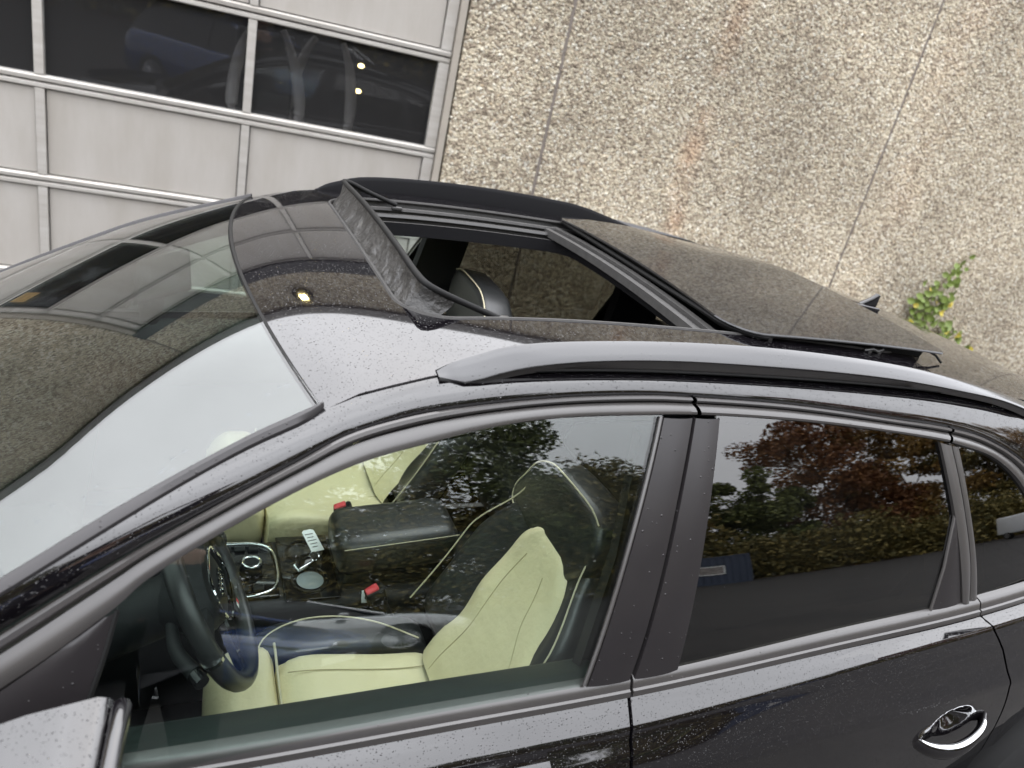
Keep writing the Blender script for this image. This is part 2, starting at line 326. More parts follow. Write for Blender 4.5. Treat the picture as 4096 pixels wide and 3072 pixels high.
# sectional door
ALU = mat("door_aluminium", (.58,.56,.525), .38, metal=.3, noise=(5,.5,(.42,.39,.35)), stretch=(.5,1,4))
INFILL = mat("door_infill_sheet", (.48,.457,.425), .42, metal=.15, noise=(2.2,.55,(.375,.345,.305)), stretch=(2.2,1,.55), bump=(220,.25,.0012))
GASK = mat("door_gasket", (.05,.05,.052), .7)
PANE = glass("door_pane", (.70,.71,.73), -.022, .03)
door = empty("sectional_door", WO, rz=WYAW)
tag(door, "light grey aluminium sectional garage door with one row of dark windows", "garage door")
MUL = [-2.325, -1.19, -.08, 1.06]; SEC = [.03, .63, 1.195, 1.80, 2.41, 3.02]
def rail(u0, u1, z, hh, top):
    """extruded rail: bright sloping lip along one side"""
    pr = [(0.045,-hh),(-.004,-hh),(-.012,-hh*.7),(-.014,hh*.35),(-.004,hh*.85),(.045,hh)] if top else [(.045,-hh),(.0,-hh),(-.009,-hh*.6),(-.009,hh*.6),(-.002,hh),(.045,hh)]
    V, F = gridVF([[(u, .035+y, z+q) for y, q in pr] for u in (u0, u1)], closed_u=True, caps=True)
    return mesh("rail", V, F, ALU, door, sharp=25)
for j in range(5):
    z0, z1 = SEC[j]+.003, SEC[j+1]-.003
    rail(-2.345, 1.118, z0+.019, .018, True); rail(-2.345, 1.118, z1-.016, .015, False)
    for i, u in enumerate(MUL):
        w = .024 if 0 < i < 3 else .034; uu = u if 0 < i < 3 else (u+.016 if i == 0 else u+.024)
        MB().box((uu-w, .026, z0+.038), (uu+w, .078, z1-.032)).build("mullion", ALU, door, smooth=False)
    for i in range(3):
        a, b = MUL[i]+.026, MUL[i+1]-(.026 if i < 2 else .012); c, d = z0+.0375, z1-.0315
        if i == 0: a += .026
        if j == 2:
            solid(mesh("window_pane", [(a,.062,c),(b,.062,c),(b,.062,d),(a,.062,d)], [(0,1,2,3)], PANE, door, smooth=False), .004)
        else:
            MB().box((a+.005, .048, c+.005), (b-.005, .062, d-.005)).build("infill_panel", INFILL, door, smooth=False)
            MB().box((a, .064, c), (b, .072, d)).build("gasket", GASK, door, smooth=False)
MB().box((-2.34, .03, 0.002), (1.115, .07, .030)).build("bottom_seal", GASK, door, smooth=False)

MB().box((-2.20, .0575, 1.27), (-2.05, .0590, 1.42)).build("warning_sticker", mat("faded_orange_sticker", (.42,.27,.10), .6, noise=(30,.4,(.20,.13,.06))), door, smooth=False)

# dim workshop behind the panes
room = MB(); room.box((-5, .17, -.05), (6, 9, .004)).box((-5, 9, 0), (6, 9.1, 3.7)).box((-5.1, .17, 0), (-5, 9, 3.7)).box((6, .17, 0), (6.1, 9, 3.7))
tag(room.build("workshop_room", mat("dim_room", (.06,.062,.07), .8), bld, smooth=False))
SHELL = mat("pale_leather", (.55,.52,.46), .5)
for u, d, rz, lab in ((.02, .75, .25, "pale high-backed seat behind the door window, nearer the mullion"), (.42, .95, -.35, "pale high-backed seat behind the right door window, towards the jamb")):
    st = empty("stored_seat", wall_pt(u, 0, d), rz=WYAW+rz); tag(st, lab, "seat", "car seats stored inside the workshop")
    for s in (-1, 1):
        tube("side_bolster", spl([(s*.16,0,.95),(s*.23,-.06,1.15),(s*.21,-.02,1.42),(s*.15,.03,1.62),(s*.10,.04,1.72)], 22), [.022+.02*math.sin(i/21*3.14) for i in range(22)], SHELL, st, 8)
    rbox("backrest", (.40,.09,.75), DARKPL, st, (0,.07,1.32), bev=.035)
    rbox("seat_cushion", (.44,.46,.16), SHELL, st, (0,-.14,.93), bev=.05)
    MB().box((-.2,-.2,0), (.2,.2,.85)).build("pedestal", DARKPL, st, smooth=False)
LAMPM = mat("warm_lamp", (1,.9,.6), .5, emit=((1,.80,.34), 7))
for (u, z, d), lab in (((.70, 1.585, 1.2), "upper warm round lamp glowing behind the right door window"), ((.70, 1.40, 1.2), "lower warm round lamp glowing behind the right door window")):
    lp = empty("work_lamp", wall_pt(u, z, d), rz=WYAW); tag(lp, lab, "lamp", "work lamps inside the workshop")
    bm = bmesh.new(); bmesh.ops.create_uvsphere(bm, u_segments=16, v_segments=8, radius=.020); bmesh.ops.scale(bm, vec=(1.2,.5,.8), verts=bm.verts); bmobj("lens", bm, LAMPM, lp)
    bm = bmesh.new(); bmesh.ops.create_cone(bm, segments=20, radius1=.028, radius2=.034, depth=.05, cap_ends=True); bmesh.ops.rotate(bm, matrix=Matrix.Rotation(R(90),3,'X'), verts=bm.verts); bmobj("housing", bm, DARKPL, lp, (0,.034,0))
    tube("bracket", [(0,.05,0),(0,.3,0),(0,.35,-z+.01)], .008, DARKPL, lp)

# lit lamp on the wall above the door (shows as a reflection on the roof)
wl_ = empty("wall_lamp", wall_pt(-.52, 3.72), rz=WYAW); tag(wl_, "round lit bulkhead lamp on the wall above the garage door", "lamp")
bm = bmesh.new(); bmesh.ops.create_cone(bm, segments=32, radius1=.15, radius2=.13, depth=.09, cap_ends=True); bmesh.ops.rotate(bm, matrix=Matrix.Rotation(R(90),3,'X'), verts=bm.verts)
bmobj("housing", bm, DARKPL, wl_, (0,-.05,0))
rbox("lens", (.10,.03,.10), mat("wall_lamp_lens", (1,.9,.6), .4, emit=((1,.78,.30), 60)), wl_, (0,-.105,0), bev=.012)

# creeper growing against the wall
LEAF = mat("creeper_leaf", (.09,.16,.03), .5, spec=.4, noise=(14,.5,(.24,.28,.07)))
LEAFY = mat("yellowed_leaf", (.55,.45,.07), .55)
STEM = mat("creeper_stem", (.12,.09,.04), .8)
pl = empty("climbing_plant", wall_pt(5.85, 0, -.03), rz=WYAW); tag(pl, "young green climber with a few yellow leaves against the aggregate wall", "plant")
lp_ = [(0,0),(.35,.16),(.5,.42),(.42,.7),(.22,.92),(0,1.08),(-.22,.92),(-.42,.7),(-.5,.42),(-.35,.16)]
lmesh = []
for mm in (LEAF, LEAFY):
    me = bpy.data.meshes.new("leaf"); vs = [(x*.052, -.010*abs(x)*2, y*.052) for x, y in lp_]+[(0,.004,.026)]
    me.from_pydata(vs, [], [(i, (i+1) % 10, 10) for i in range(10)]); me.materials.append(mm); me.polygons.foreach_set("use_smooth", [True]*10); lmesh.append(me)
stems = [[(-.25,0,0),(-.18,-.02,.45),(-.05,-.01,.75),(.05,-.015,1.0),(.13,-.01,1.16)], [(-.22,0,0),(-.25,-.03,.3),(-.22,-.02,.55),(-.12,-.02,.85)],
         [(-.1,0,0),(.1,-.02,.2),(.28,-.02,.36),(.45,-.02,.42)], [(0,0,0),(.1,-.02,.16),(.2,-.01,.46),(.32,-.02,.52)], [(-.2,0,.35),(.0,-.02,.6),(.14,-.02,.78)], [(.2,0,0),(.5,-.02,.2),(.66,-.02,.36)]]
sm = MB()
for s_ in stems:
    sm.add(*tubeVF(spl(s_, 14), .004, 5))
    for i in range(46):
        t = rng.random()**.6; q = spl(s_, 30)[int(t*29)]
        o = bpy.data.objects.new("leaf", lmesh[1] if rng.random() < .10 else lmesh[0]); COL.objects.link(o); o.parent = pl
        o.location = (q[0]+rng.gauss(0,.05), q[1]-.02-rng.random()*.06, q[2]+rng.gauss(0,.045)); k = rng.uniform(.6, 1.45); o.scale = (k, k, k)
        o.rotation_euler = (rng.uniform(-.9,.5), rng.uniform(-1.6,1.6), rng.uniform(-.5,.5))
sm.build("stem", STEM, pl)

# ------------------------------------------------------------------ the black estate car: surfaces
def nat_spline(xs, ys):
    """natural cubic spline (curvature-continuous, so reflections stay clean)"""
    xs, ys = np.array(xs, float), np.array(ys, float); n = len(xs); h = np.diff(xs); A = np.eye(n); b = np.zeros(n)
    for i in range(1, n-1):
        A[i, i-1:i+2] = h[i-1], 2*(h[i-1]+h[i]), h[i]; b[i] = 6*((ys[i+1]-ys[i])/h[i]-(ys[i]-ys[i-1])/h[i-1])
    M = np.linalg.solve(A, b)
    def f(x):
        i = int(np.clip(np.searchsorted(xs, x)-1, 0, n-2)); a, c = xs[i+1]-x, x-xs[i]
        if x < xs[0]: return ys[0]+(x-xs[0])*((ys[1]-ys[0])/h[0]-h[0]*M[1]/6)
        if x > xs[-1]: return ys[-1]+(x-xs[-1])*((ys[-1]-ys[-2])/h[-1]+h[-1]*M[-2]/6)
        return (M[i]*a**3+M[i+1]*c**3)/(6*h[i])+(ys[i]/h[i]-M[i]*h[i]/6)*a+(ys[i+1]/h[i]-M[i+1]*h[i]/6)*c
    return f
def sstep(a, b, x): t = min(1, max(0, (x-a)/(b-a))); return t*t*(3-2*t)
ZC = nat_spline([-1.25,-.95,-.6,-.35,-.15,.05,.3,.7,1.2,1.6,2.0,2.3], [.85,1.032,1.229,1.357,1.4355,1.4695,1.484,1.486,1.469,1.4345,1.366,1.29])
def zroof(x, y): w = sstep(-.45, -.12, x); return ZC(x-(.20+.06*w)*y*y*(1-sstep(-.1, .5, x)))-(.06+.02*w)*y*y
def aside(x): return .838-.03*((x-.45))**2 if x > -.8 else .791+(x+.8)*.03
def yside(x, z): t = (z-.99)/.41; return -(aside(x)-.180*t+.018*4*t*(1-t))

car = empty("estate_car", (0,0,0)); tag(car, "glossy black estate car with open panoramic sunroof and roof rails, wet with rain", "car")
SIDES = (1, -1)                                                   # 1: near (driver) side, -1: mirrored far side
def side(P, s): return [(p[0], p[1]*s, p[2]) for p in P]
def rows_obj(name, rows, m, parent, s, **k):
    V, F = gridVF([side(r, s) for r in rows]); return mesh(name, V, F, m, parent, flip=(s < 0), **k)

# ---- key curves of the near side (x, y, z)
MOLD_O = [(-.90,-.828,.935),(-.70,-.803,1.066),(-.493,-.759,1.190),(-.430,-.741,1.228),(-.363,-.717,1.2645),(-.291,-.689,1.3005),(-.2125,-.663,1.337),(-.139,-.646,1.369),(-.1165,-.631,1.381)]
DITCH_XY = [(-.1165,.6305),(-.1035,.6215),(-.06,.6204),(0,.6165),(.072,.608),(.2,.600),(.5,.597),(1.0,.595),(1.4,.59),(1.8,.578),(2.12,.555)]
DITCH = [(x, -y, zroof(x, y)) for x, y in DITCH_XY]
GAP = [(-.86,-.822,.895),(-.65,-.793,1.038),(-.495,-.763,1.138),(-.417,-.747,1.188),(-.344,-.731,1.231),(-.252,-.711,1.28),(-.153,-.688,1.33),(-.088,-.672,1.362),(.004,-.660,1.387),(.103,-.653,1.402),(.268,-.646,1.418),(.426,-.643,1.4245),(.487,-.6435,1.424),(.74,-.646,1.415),(1.042,-.653,1.39),(1.219,-.657,1.373),(1.349,-.664,1.349),(1.499,-.686,1.294),(1.60,-.712,1.222),(1.67,-.745,1.13),(1.70,-.775,1.03)]
GT = [(-.78,-.826,.875),(-.65,-.808,.967),(-.494,-.787,1.07),(-.434,-.776,1.112),(-.367,-.759,1.163),(-.343,-.751,1.186),(-.27,-.734,1.232),(-.152,-.708,1.292),(-.065,-.693,1.327),(.028,-.682,1.35),(.129,-.672,1.372),(.238,-.665,1.386),(.424,-.662,1.394),(.575,-.661,1.394),(.832,-.665,1.382),(1.18,-.672,1.349),(1.239,-.675,1.34),(1.381,-.685,1.307),(1.491,-.71,1.245),(1.565,-.738,1.16),(1.61,-.768,1.075),(1.62,-.783,1.03)]
_b = nat_spline([-1.0,-.6,-.202,.117,.418,.919,1.356,1.75], [.895,.928,.950,.966,.975,1.0,1.011,1.04])
def zb(x): return _b(x)
def curve(P, i0, i1, n): return spl(P[i0:i1+1], n)
def matched(P, pa, Q, qa, ns):
    """two curves sampled piece by piece between anchor pairs"""
    A, B = [], []
    PP, QQ = spl(P, 600), spl(Q, 600)
    ia = [seg(PP, x) for x in pa]; ib = [seg(QQ, x) for x in qa]; ia[0] = ib[0] = 0; ia[-1] = ib[-1] = 599
    for k, n in enumerate(ns):
        for j in range(n+(k == len(ns)-1)):
            t = j/n; A.append(PP[round(ia[k]+(ia[k+1]-ia[k])*t)]); B.append(QQ[round(ib[k]+(ib[k+1]-ib[k])*t)])
    return A, B
def outward(A, B, i):
    t = np.array(A[min(i+1, len(A)-1)])-np.array(A[max(i-1, 0)]); w = np.array(B[i])-np.array(A[i]); n = np.cross(t, w); n /= np.linalg.norm(n)+1e-12
    return n if n[1] < 0 else -n
def strip(A, B, prof):
    """rows between curves A and B: prof = [(fraction, outward offset)]"""
    return [[tuple(np.array(A[i])+f*(np.array(B[i])-np.array(A[i]))+o*outward(A, B, i)) for i in range(len(A))] for f, o in prof]

# ---- roof sheet with its opening
NS = 44
def ring_roof(dz, y_in, x0, x1, rad, bowf, lipdrop, outer_scale=1.0, x_rear=2.12, x_front=0.0):
    DX = spl(DITCH_XY, 300); fx = np.array([p[0] for p in DX]); fy = np.array([p[1] for p in DX])
    def hw(x): return float(np.interp(x, fx, fy))*outer_scale
    ys = np.linspace(-1, 1, NS); front = [(-.2025+.213*(y*.635*outer_scale)**2+x_front, y*.635*outer_scale) for y in ys]
    xs = np.linspace(-.1166+x_front, x_rear, NS)
    outer = front[:-1]+[(x, hw(x)) for x in xs[:-1]]+[(x_rear, y*hw(x_rear)) for y in ys[::-1]][:-1]+[(x, -hw(x)) for x in xs[::-1]][:-1]
    # rounded rectangle, same number of points per side, corners split in the middle
    def arc(cx, cy, a0, a1, n): return [(cx+rad*math.cos(a0+(a1-a0)*i/n), cy+rad*math.sin(a0+(a1-a0)*i/n)) for i in range(n+1)]
    P = math.pi; h = 8
    def side_pts(c0, c1, line): return c0+line+c1
    n_line = NS-1-2*h+1
    f = arc(x0+rad, -y_in+rad, 1.25*P, P, h)[:-1]+[(x0, y) for y in np.linspace(-y_in+rad, y_in-rad, n_line)][:-1]+arc(x0+rad, y_in-rad, P, .75*P, h)[:-1]
    fr = arc(x0+rad, y_in-rad, .75*P, .5*P, h)[:-1]+[(x, y_in) for x in np.linspace(x0+rad, x1-rad, n_line)][:-1]+arc(x1-rad, y_in-rad, .5*P, .25*P, h)[:-1]
    re = arc(x1-rad, y_in-rad, .25*P, 0, h)[:-1]+[(x1, y) for y in np.linspace(y_in-rad, -y_in+rad, n_line)][:-1]+arc(x1-rad, -y_in+rad, 0, -.25*P, h)[:-1]
    ne = arc(x1-rad, -y_in+rad, -.25*P, -.5*P, h)[:-1]+[(x, -y_in) for x in np.linspace(x1-rad, x0+rad, n_line)][:-1]+arc(x0+rad, -y_in+rad, 1.5*P, 1.25*P, h)[:-1]
    inner = [(x+(bowf*y*y if x < x0+.3 else 0), y) for x, y in f+fr+re+ne]
    assert len(inner) == len(outer), (len(inner), len(outer))
    rows = []; K = 14
    rows.append([(x+.0, y, zroof(x, y)+dz-lipdrop) for x, y in outer])
    for k in range(K+1):
        t = k/K; rows.append([(ox+(ix-ox)*t, oy+(iy-oy)*t, zroof(ox+(ix-ox)*t, oy+(iy-oy)*t)+dz) for (ox, oy), (ix, iy) in zip(outer, inner)])
    return rows, inner
rows, inner = ring_roof(0, .44, .030, 1.31, .10, .07, .006)
lip = [(x, y, zroof(x, y)) for x, y in inner]
rows.append([(x, y, z-.008) for x, y, z in lip])
V, F = gridVF(rows, closed_u=True); roof = mesh("roof_panel", V, F, PAINT, car, sharp=60, flip=True)
# folded lip and well of the opening
cx_, cy_ = .67, 0
def inset(L, d, dz): 
    out = []
    for i in range(len(L)):
        p, q, r_ = np.array(L[i-1][:2]), np.array(L[i][:2]), np.array(L[(i+1) % len(L)][:2]); t = r_-p; nn = np.array((t[1], -t[0])); nn /= np.linalg.norm(nn)+1e-9
        out.append((q[0]+nn[0]*d, q[1]+nn[1]*d, L[i][2]+dz))
    return out
sg = 1 if abs(inset(lip, .01, 0)[NS+10][1]) < .44 else -1
tube("opening_seal", inset(lip, sg*.005, -.001), .0045, RUBBERG, roof, 6, closed=True)
well = [inset(lip, sg*d, z) for d, z in ((0,-.006),(.003,-.020),(.022,-.022),(.024,-.030),(.05,-.031),(.052,-.045),(.078,-.047),(.080,-.062),(.085,-.075))]
V, F = gridVF(well, closed_u=True); mesh("opening_well", V, F, TRACK, roof, sharp=30)
tube("well_seal", inset(lip, sg*.050, -.030), .004, RUBBER, roof, 6, closed=True)
for s in SIDES:                                                   # running tracks along both flanks
    for yy, zz, w, m_, nm in ((.408,-.021,.009,RUBBERG,"track"), (.380,-.034,.010,TRACK,"track"), (.352,-.050,.007,RUBBERG,"track")):
        p = [(x, -yy*s, zroof(x, yy)+zz) for x in np.linspace(.10, 1.27, 40)]
        mesh(nm, *gridVF([[(x, y-w, z) for x, y, z in p], [(x, y-w*.6, z+.006) for x, y, z in p], [(x, y+w*.6, z+.006) for x, y, z in p], [(x, y+w, z) for x, y, z in p]]), m_, roof, sharp=40, flip=True)
# headliner with a smaller opening
rows, _i = ring_roof(-.078, .345, .125, .745, .07, .05, .02, .97, 2.05, .10)
rows.append([(x, y, z+.035) for x, y, z in rows[-1]])
V, F = gridVF(rows, closed_u=True); mesh("headliner", V, F, CLOTH, car)
# fixed rear glass and the cross seal at its front edge
def patch(x0, x1, yw, dz, nx=16, ny=20): return gridVF([[(x, y, zroof(x, y)+dz) for y in np.linspace(-yw, yw, ny)] for x in np.linspace(x0, x1, nx)])
V, F = patch(.755, 1.29, .432, -.022); mesh("fixed_roof_glass", V, F, ROOFGLASS, car)
cs = empty("cross_seal", (0,0,0), car)
for x0, x1, z0, m_ in ((.690,.704,-.020,RUBBERG),(.706,.722,-.026,TRACK),(.724,.742,-.016,RUBBERG)):
    V, F = gridVF([[(x+.05*(y*y)*0, y, zroof(x, y)+z) for y in np.linspace(-.43, .43, 30)] for x, z in ((x0, z0-.02),(x0+.001, z0),(x1-.001, z0+.002),(x1, z0-.02))]); mesh("seal_lip", V, F, m_, cs, flip=True)

# ---- sliding panel, parked over the rear roof
def zpan(x, y): return zroof(x, y)+.016+.016*(x-.735)/.65-.018*sstep(.1,.45,y)*sstep(.95,1.3,x)
sp = empty("sunroof_panel", (0,0,0), car)
def pan_outline(gr, n=12):
    x0, x1, yw, r_ = .735-gr, 1.392+gr, .462+gr, .085; o = []
    for cx, cy, a in ((x0+r_, -yw+r_, 180), (x1-.02, -yw+.02, 270), (x1-.02, yw-.02, 0), (x0+r_, yw-r_, 90)):
        rr = r_ if a in (180, 90) else .02
        o += [(cx+rr*math.cos(R(a+90*i/n)), cy+rr*math.sin(R(a+90*i/n))) for i in range(n+1)]
    return o
def fill_panel(name, gr, dz, th, m, par):
    o = pan_outline(gr); c = (1.06, 0); rows = []
    full = []
    for i in range(len(o)):
        a, b = o[i], o[(i+1) % len(o)]; k = max(1, int(math.dist(a, b)/.03)); full += [(a[0]+(b[0]-a[0])*j/k, a[1]+(b[1]-a[1])*j/k) for j in range(k)]
    K = 16
    for k in range(K+1):
        t = 1-k/K*.999; rows.append([(c[0]+(x-c[0])*t, c[1]+(y-c[1])*t, zpan(c[0]+(x-c[0])*t, c[1]+(y-c[1])*t)+dz) for x, y in full])
    edge = [[(x, y, z-th) for x, y, z in rows[0]], [(c[0]+(x-c[0])*1.004, c[1]+(y-c[1])*1.004, z-th*.5) for x, y, z in rows[0]]]
    under = [[(c[0]+(x-c[0])*.02, c[1]+(y-c[1])*.02, zpan(c[0], 0)+dz-th) for x, y, z in rows[0]]]
    V, F = gridVF(under+edge+rows, closed_u=True); return mesh(name, V, F, m, par, sharp=40)
fill_panel("glass_sheet", 0, 0, .006, ROOFGLASS, sp)
fill_panel("panel_frame", -.030, -.008, .022, RUBBER, sp)
tube("front_seal", [(x, y, zpan(x, y)-.010) for x, y in pan_outline(-.006)[30:] + pan_outline(-.006)[:22] if x < .95], .006, RUBBER, sp, 6)
for bx in (.82, 1.16):
    for s in SIDES:
        b_ = MB(); z = zroof(bx, .45)
        for dx in (-.018, .014): b_.box((bx+dx, -.447*s-.006, z-.004), (bx+dx+.010, -.447*s+.006, zpan(bx,.447)-.009))
        b_.box((bx-.02, -.444*s-.004, zpan(bx,.447)-.014), (bx+.026, -.444*s+.004, zpan(bx,.447)-.010)); b_.add(*tubeVF([(bx-.03,-.45*s,z+.004),(bx-.005,-.452*s,z+.009),(bx+.01,-.452*s,z+.004),(bx+.03,-.45*s,z+.009)], .003, 6))
        b_.build("lift_bracket", TRACK, sp, sharp=30)
tube("drain_hose", [(1.345,-.445,zroof(1.34,.44)+.024),(1.375,-.452,zroof(1.37,.44)+.016),(1.395,-.458,zroof(1.39,.44)+.003)], .003, RUBBER, sp, 6)

# ---- wind deflector
wd = empty("wind_deflector", (0,0,0), car)
barp = spl([(.232,.402,1.462),(.15,.402,1.487),(.105,.402,1.503),(.084,.39,1.508),(.078,.35,1.511),(.074,.2,1.519),(.073,0,1.522),(.074,-.2,1.517),(.078,-.35,1.506),(.084,-.39,1.503),(.105,-.402,1.495),(.15,-.402,1.479),(.232,-.402,1.452)], 90)
tube("deflector_bar", barp, .0062, RUBBER, wd, 8)
lowp = spl([(.20,.418,1.446),(.12,.418,1.445),(.085,.41,1.446),(.060,.38,1.449),(.050,.33,1.454),(.044,.2,1.464),(.042,0,1.467),(.044,-.2,1.464),(.050,-.33,1.454),(.060,-.38,1.449),(.085,-.41,1.446),(.12,-.418,1.445),(.20,-.418,1.446)], 90)
def net_mat():
    m = mat("wet_mesh_fabric", (.010,.010,.010), .42, spec=.5, noise=(22,.8,(.035,.033,.03)), bump=(26,1.0,.014)); N, L = m.node_tree.nodes, m.node_tree.links
    return m
nrow = []
for k in range(9):
    t = k/8; nrow.append([tuple(np.array(a)*(1-t)+np.array(b)*t+np.array((math.sin(i*.9+k*.6)*.0022*math.sin(math.pi*t)+.006*math.sin(math.pi*t), 0, .0015*math.sin(i*2.1)))) for i, (a, b) in enumerate(zip(lowp, barp))])
solid(mesh("mesh_screen", *gridVF([r_[8:-8] for r_ in nrow]), net_mat(), wd, sharp=None), .0012)
for s in SIDES: rbox("arm_clip", (.03,.012,.010), TRACK, wd, (.235,-.402*s,1.453), bev=.003)

# ---- windscreen, its moldings and the header seal
WE = spl([(-.120,.6275),(-.1374,.630),(-.211,.645),(-.291,.6705),(-.364,.696),(-.432,.7195),(-.4965,.738),(-.70,.785),(-.90,.808)], 40)
wrows = []
for j in range(40):
    s_ = j/39; xe, ye = WE[j]; xc = -.211-(1.10-.211)*s_
    wrows.append([((xc+(xe-xc)*t*t), ye*t, zroof(xc+(xe-xc)*t*t, ye*t)+.001) for t in np.linspace(-1, 1, 41)])
ws = solid(mesh("windscreen", *gridVF(wrows), GLASS_W, car), .005, 0)
seam = [( -.2065+.213*(y)**2, y, zroof(-.2065+.213*y*y, y)-.0015) for y in np.linspace(-.628, .628, 60)]
tube("header_seal", seam, .0055, RUBBER, ws, 6)
for s in SIDES:
    inn = [(x, -y, zroof(x, y)+.002) for x, y in WE[::-1]]; out = spl(MOLD_O, 40)
    st_ = [[tuple(np.array(a)*(1-f)+np.array(b)*f+np.array((0,-.2,.98))*o) for a, b in zip(inn, out)] for f, o in ((-.08,-.002),(.0,.005),(.2,.009),(.6,.009),(.95,.004),(1.0,-.006))]
    rows_obj("side_molding", st_, MOLDING, ws, s)
    ap = [(x+.02, -(y-.055), zroof(x, y)-.035) for x, y in WE[::-1]]; ap2 = [(p[0]+.03, p[1]+.03, p[2]-.05) for p in GAP[:8]]
    a2 = spl(ap2, 40); rows_obj("pillar_trim", [ap, [tuple((np.array(p)+np.array(q))/2+np.array((0,.03,-.01))) for p, q in zip(ap, a2)], a2], CARD, ws, s)
rm = rbox("mirror_foot", (.10,.24,.012), DARKPL, ws, (-.33,0,zroof(-.33,0)-.02), (0,R(-22),0), bev=.005)
rbox("interior_mirror", (.035,.23,.065), DARKPL, ws, (-.36,.0,1.31), (0,R(12),R(6)), bev=.014)
for s in SIDES: rbox("sun_visor", (.16,.38,.016), CLOTH, ws, (-.02,-.33*s,1.372), (0,R(-9),0), bev=.007)

# ---- side panels (A-pillar, cant rail, D-pillar)
TOPC = MOLD_O+[(p[0], p[1]-.0025, p[2]-.002) for p in DITCH[1:]]+[(2.26,-.63,1.19),(2.33,-.72,1.03)]
A, B = matched(TOPC, [-9,-.117,.5,1.30,9], GAP, [-9,-.088,.487,1.349,9], [26,20,24,26])
for s in SIDES:
    st_ = strip(A, B, [(0,-.006),(.03,.0005),(.15,.0030),(.35,.0058),(.6,.0066),(.8,.0050),(.92,.0022),(.985,-.001),(1.0,-.006)])
    rows_obj("side_panel", st_, PAINT, car, s, sharp=50)
# ---- roof rails
MATT = mat('matt_black_flank', (.010,.010,.011), .85, spec=.15)
RT_ = [(.052,1.434),(.075,1.450),(.109,1.464),(.143,1.477),(.199,1.489),(.299,1.499),(.477,1.508),(.681,1.509),(.922,1.499),(1.134,1.481),(1.31,1.456),(1.45,1.432),(1.56,1.406),(1.62,1.386)]
RR_ = [(.056,1.431),(.082,1.430),(.103,1.434),(.14,1.447),(.23,1.468),(.41,1.484),(.673,1.484),(.858,1.479),(1.071,1.467),(1.255,1.449),(1.394,1.431),(1.484,1.412),(1.56,1.392),(1.62,1.374)]
for s in SIDES:
    rr_ = empty("roof_rail", (0,0,0), car)
    tz = nat_spline(*zip(*RT_)); rz_ = nat_spline(*zip(*RR_)); xs = [.052+.03*(i/8)**1.5 for i in range(8)]+list(np.linspace(.09, 1.62, 60))
    body = []
    for x in xs:
        t_, g_ = tz(x)-(.034*sstep(.85,1.2,x) if s < 0 else 0), rz_(x)-(.034*sstep(.85,1.2,x) if s < 0 else 0); w = sstep(.045, .10, x)*sstep(1.64, 1.50, x); h_ = max(t_-g_, .003)
        b0 = zroof(x, .598)-.006
        body.append([(x,-.598,b0),(x,-.598-.001*w,t_-h_*.45),(x,-.600-.002*w,t_-h_*.12),(x,-.604-.002*w,t_),(x,-.607-.0045*w,t_-h_*.06),(x,-.611-.0085*w,t_-h_*.30),(x,-.615-.013*w,t_-h_*.62),(x,-.6185-.0172*w,t_-h_*.92),(x,-.619-.0175*w,g_),(x,-.619-.014*w,g_-.003)])
    k = len(body[0]); cols_ = list(map(list, zip(*body))); rows_obj("rail_top", cols_[3:], RAIL, rr_, s, sharp=55); rows_obj("rail_flank", cols_[:4], MATT, rr_, s, sharp=55)
    skirt = [[(x, -.619-.013*sstep(.045,.10,x), rz_(x)-.002), (x, -.619-.006, rz_(x)-.014*sstep(.05,.14,x)-.003), (x, -.6225, min(zroof(x, .62)+.004, rz_(x)-.004))] for x in xs]
    rows_obj("rail_skirt", list(map(list, zip(*skirt))), TRIM, rr_, s, sharp=40)
    tube("rail_gasket", side([(x, -.6235, min(zroof(x, .62)+.003, rz_(x)-.003)) for x in xs], s), .0030, RUBBER, rr_, 6)

# ---- doors. Upper frames run between GAP and GT, panes lie on the side surface
A, B = matched(GAP, [-9,-.344,-.088,.487,1.219,9], GT, [-9,-.343,-.065,.50,1.21,9], [40,40,70,90,60])
def cut(lo, hi): 
    idx = [i for i in range(len(A)) if lo <= (A[i][0]+B[i][0])/2 <= hi]; return [A[i] for i in idx], [B[i] for i in idx]
T1P = [(.03,-.006),(.05,.002),(.12,.0055),(.24,.0055),(.32,.001),(.36,-.006)]
T2P = [(.37,-.008),(.40,-.001),(.52,.002),(.66,.0055),(.85,.0065),(.97,.0045),(1.0,-.004),(1.01,-.010)]
def pane(name, m, top, bot, parent, s, nx=14, nz=12, inset_=0.0, y_off=0.0):
    """pane between two (x, z) polylines on the side surface"""
    T_, B_ = spl([(x, 0, z) for x, z in top], nx), spl([(x, 0, z) for x, z in bot], nx)
    rows = []
    for j in range(nz):
        t = j/(nz-1); rows.append([(b[0]+(a[0]-b[0])*t, yside(b[0]+(a[0]-b[0])*t, b[2]+(a[2]-b[2])*t)+.004+y_off, b[2]+(a[2]-b[2])*t) for a, b in zip(T_, B_)])
    return rows_obj(name, rows, m, parent, s)
def bandpoly(name, L, Rr, m, parent, s, off=-.002, n=16, th=.006, bulge=.002):
    """upright cover between two (x, z) edge lines"""
    l, r_ = spl([(x, 0, z) for x, z in L], n), spl([(x, 0, z) for x, z in Rr], n); rows = []
    for t, o in ((0, .008), (0.02, 0), (.25, -bulge), (.5, -bulge*1.3), (.75, -bulge), (.98, 0), (1, .008)):
        rows.append([(a[0]+(b[0]-a[0])*t, yside(a[0]+(b[0]-a[0])*t, a[2]+(b[2]-a[2])*t)+off+o, a[2]+(b[2]-a[2])*t) for a, b in zip(l, r_)])
    return rows_obj(name, rows, m, parent, s, sharp=40)
GTz = nat_spline([p[0] for p in GT[:18]], [p[2] for p in GT[:18]])
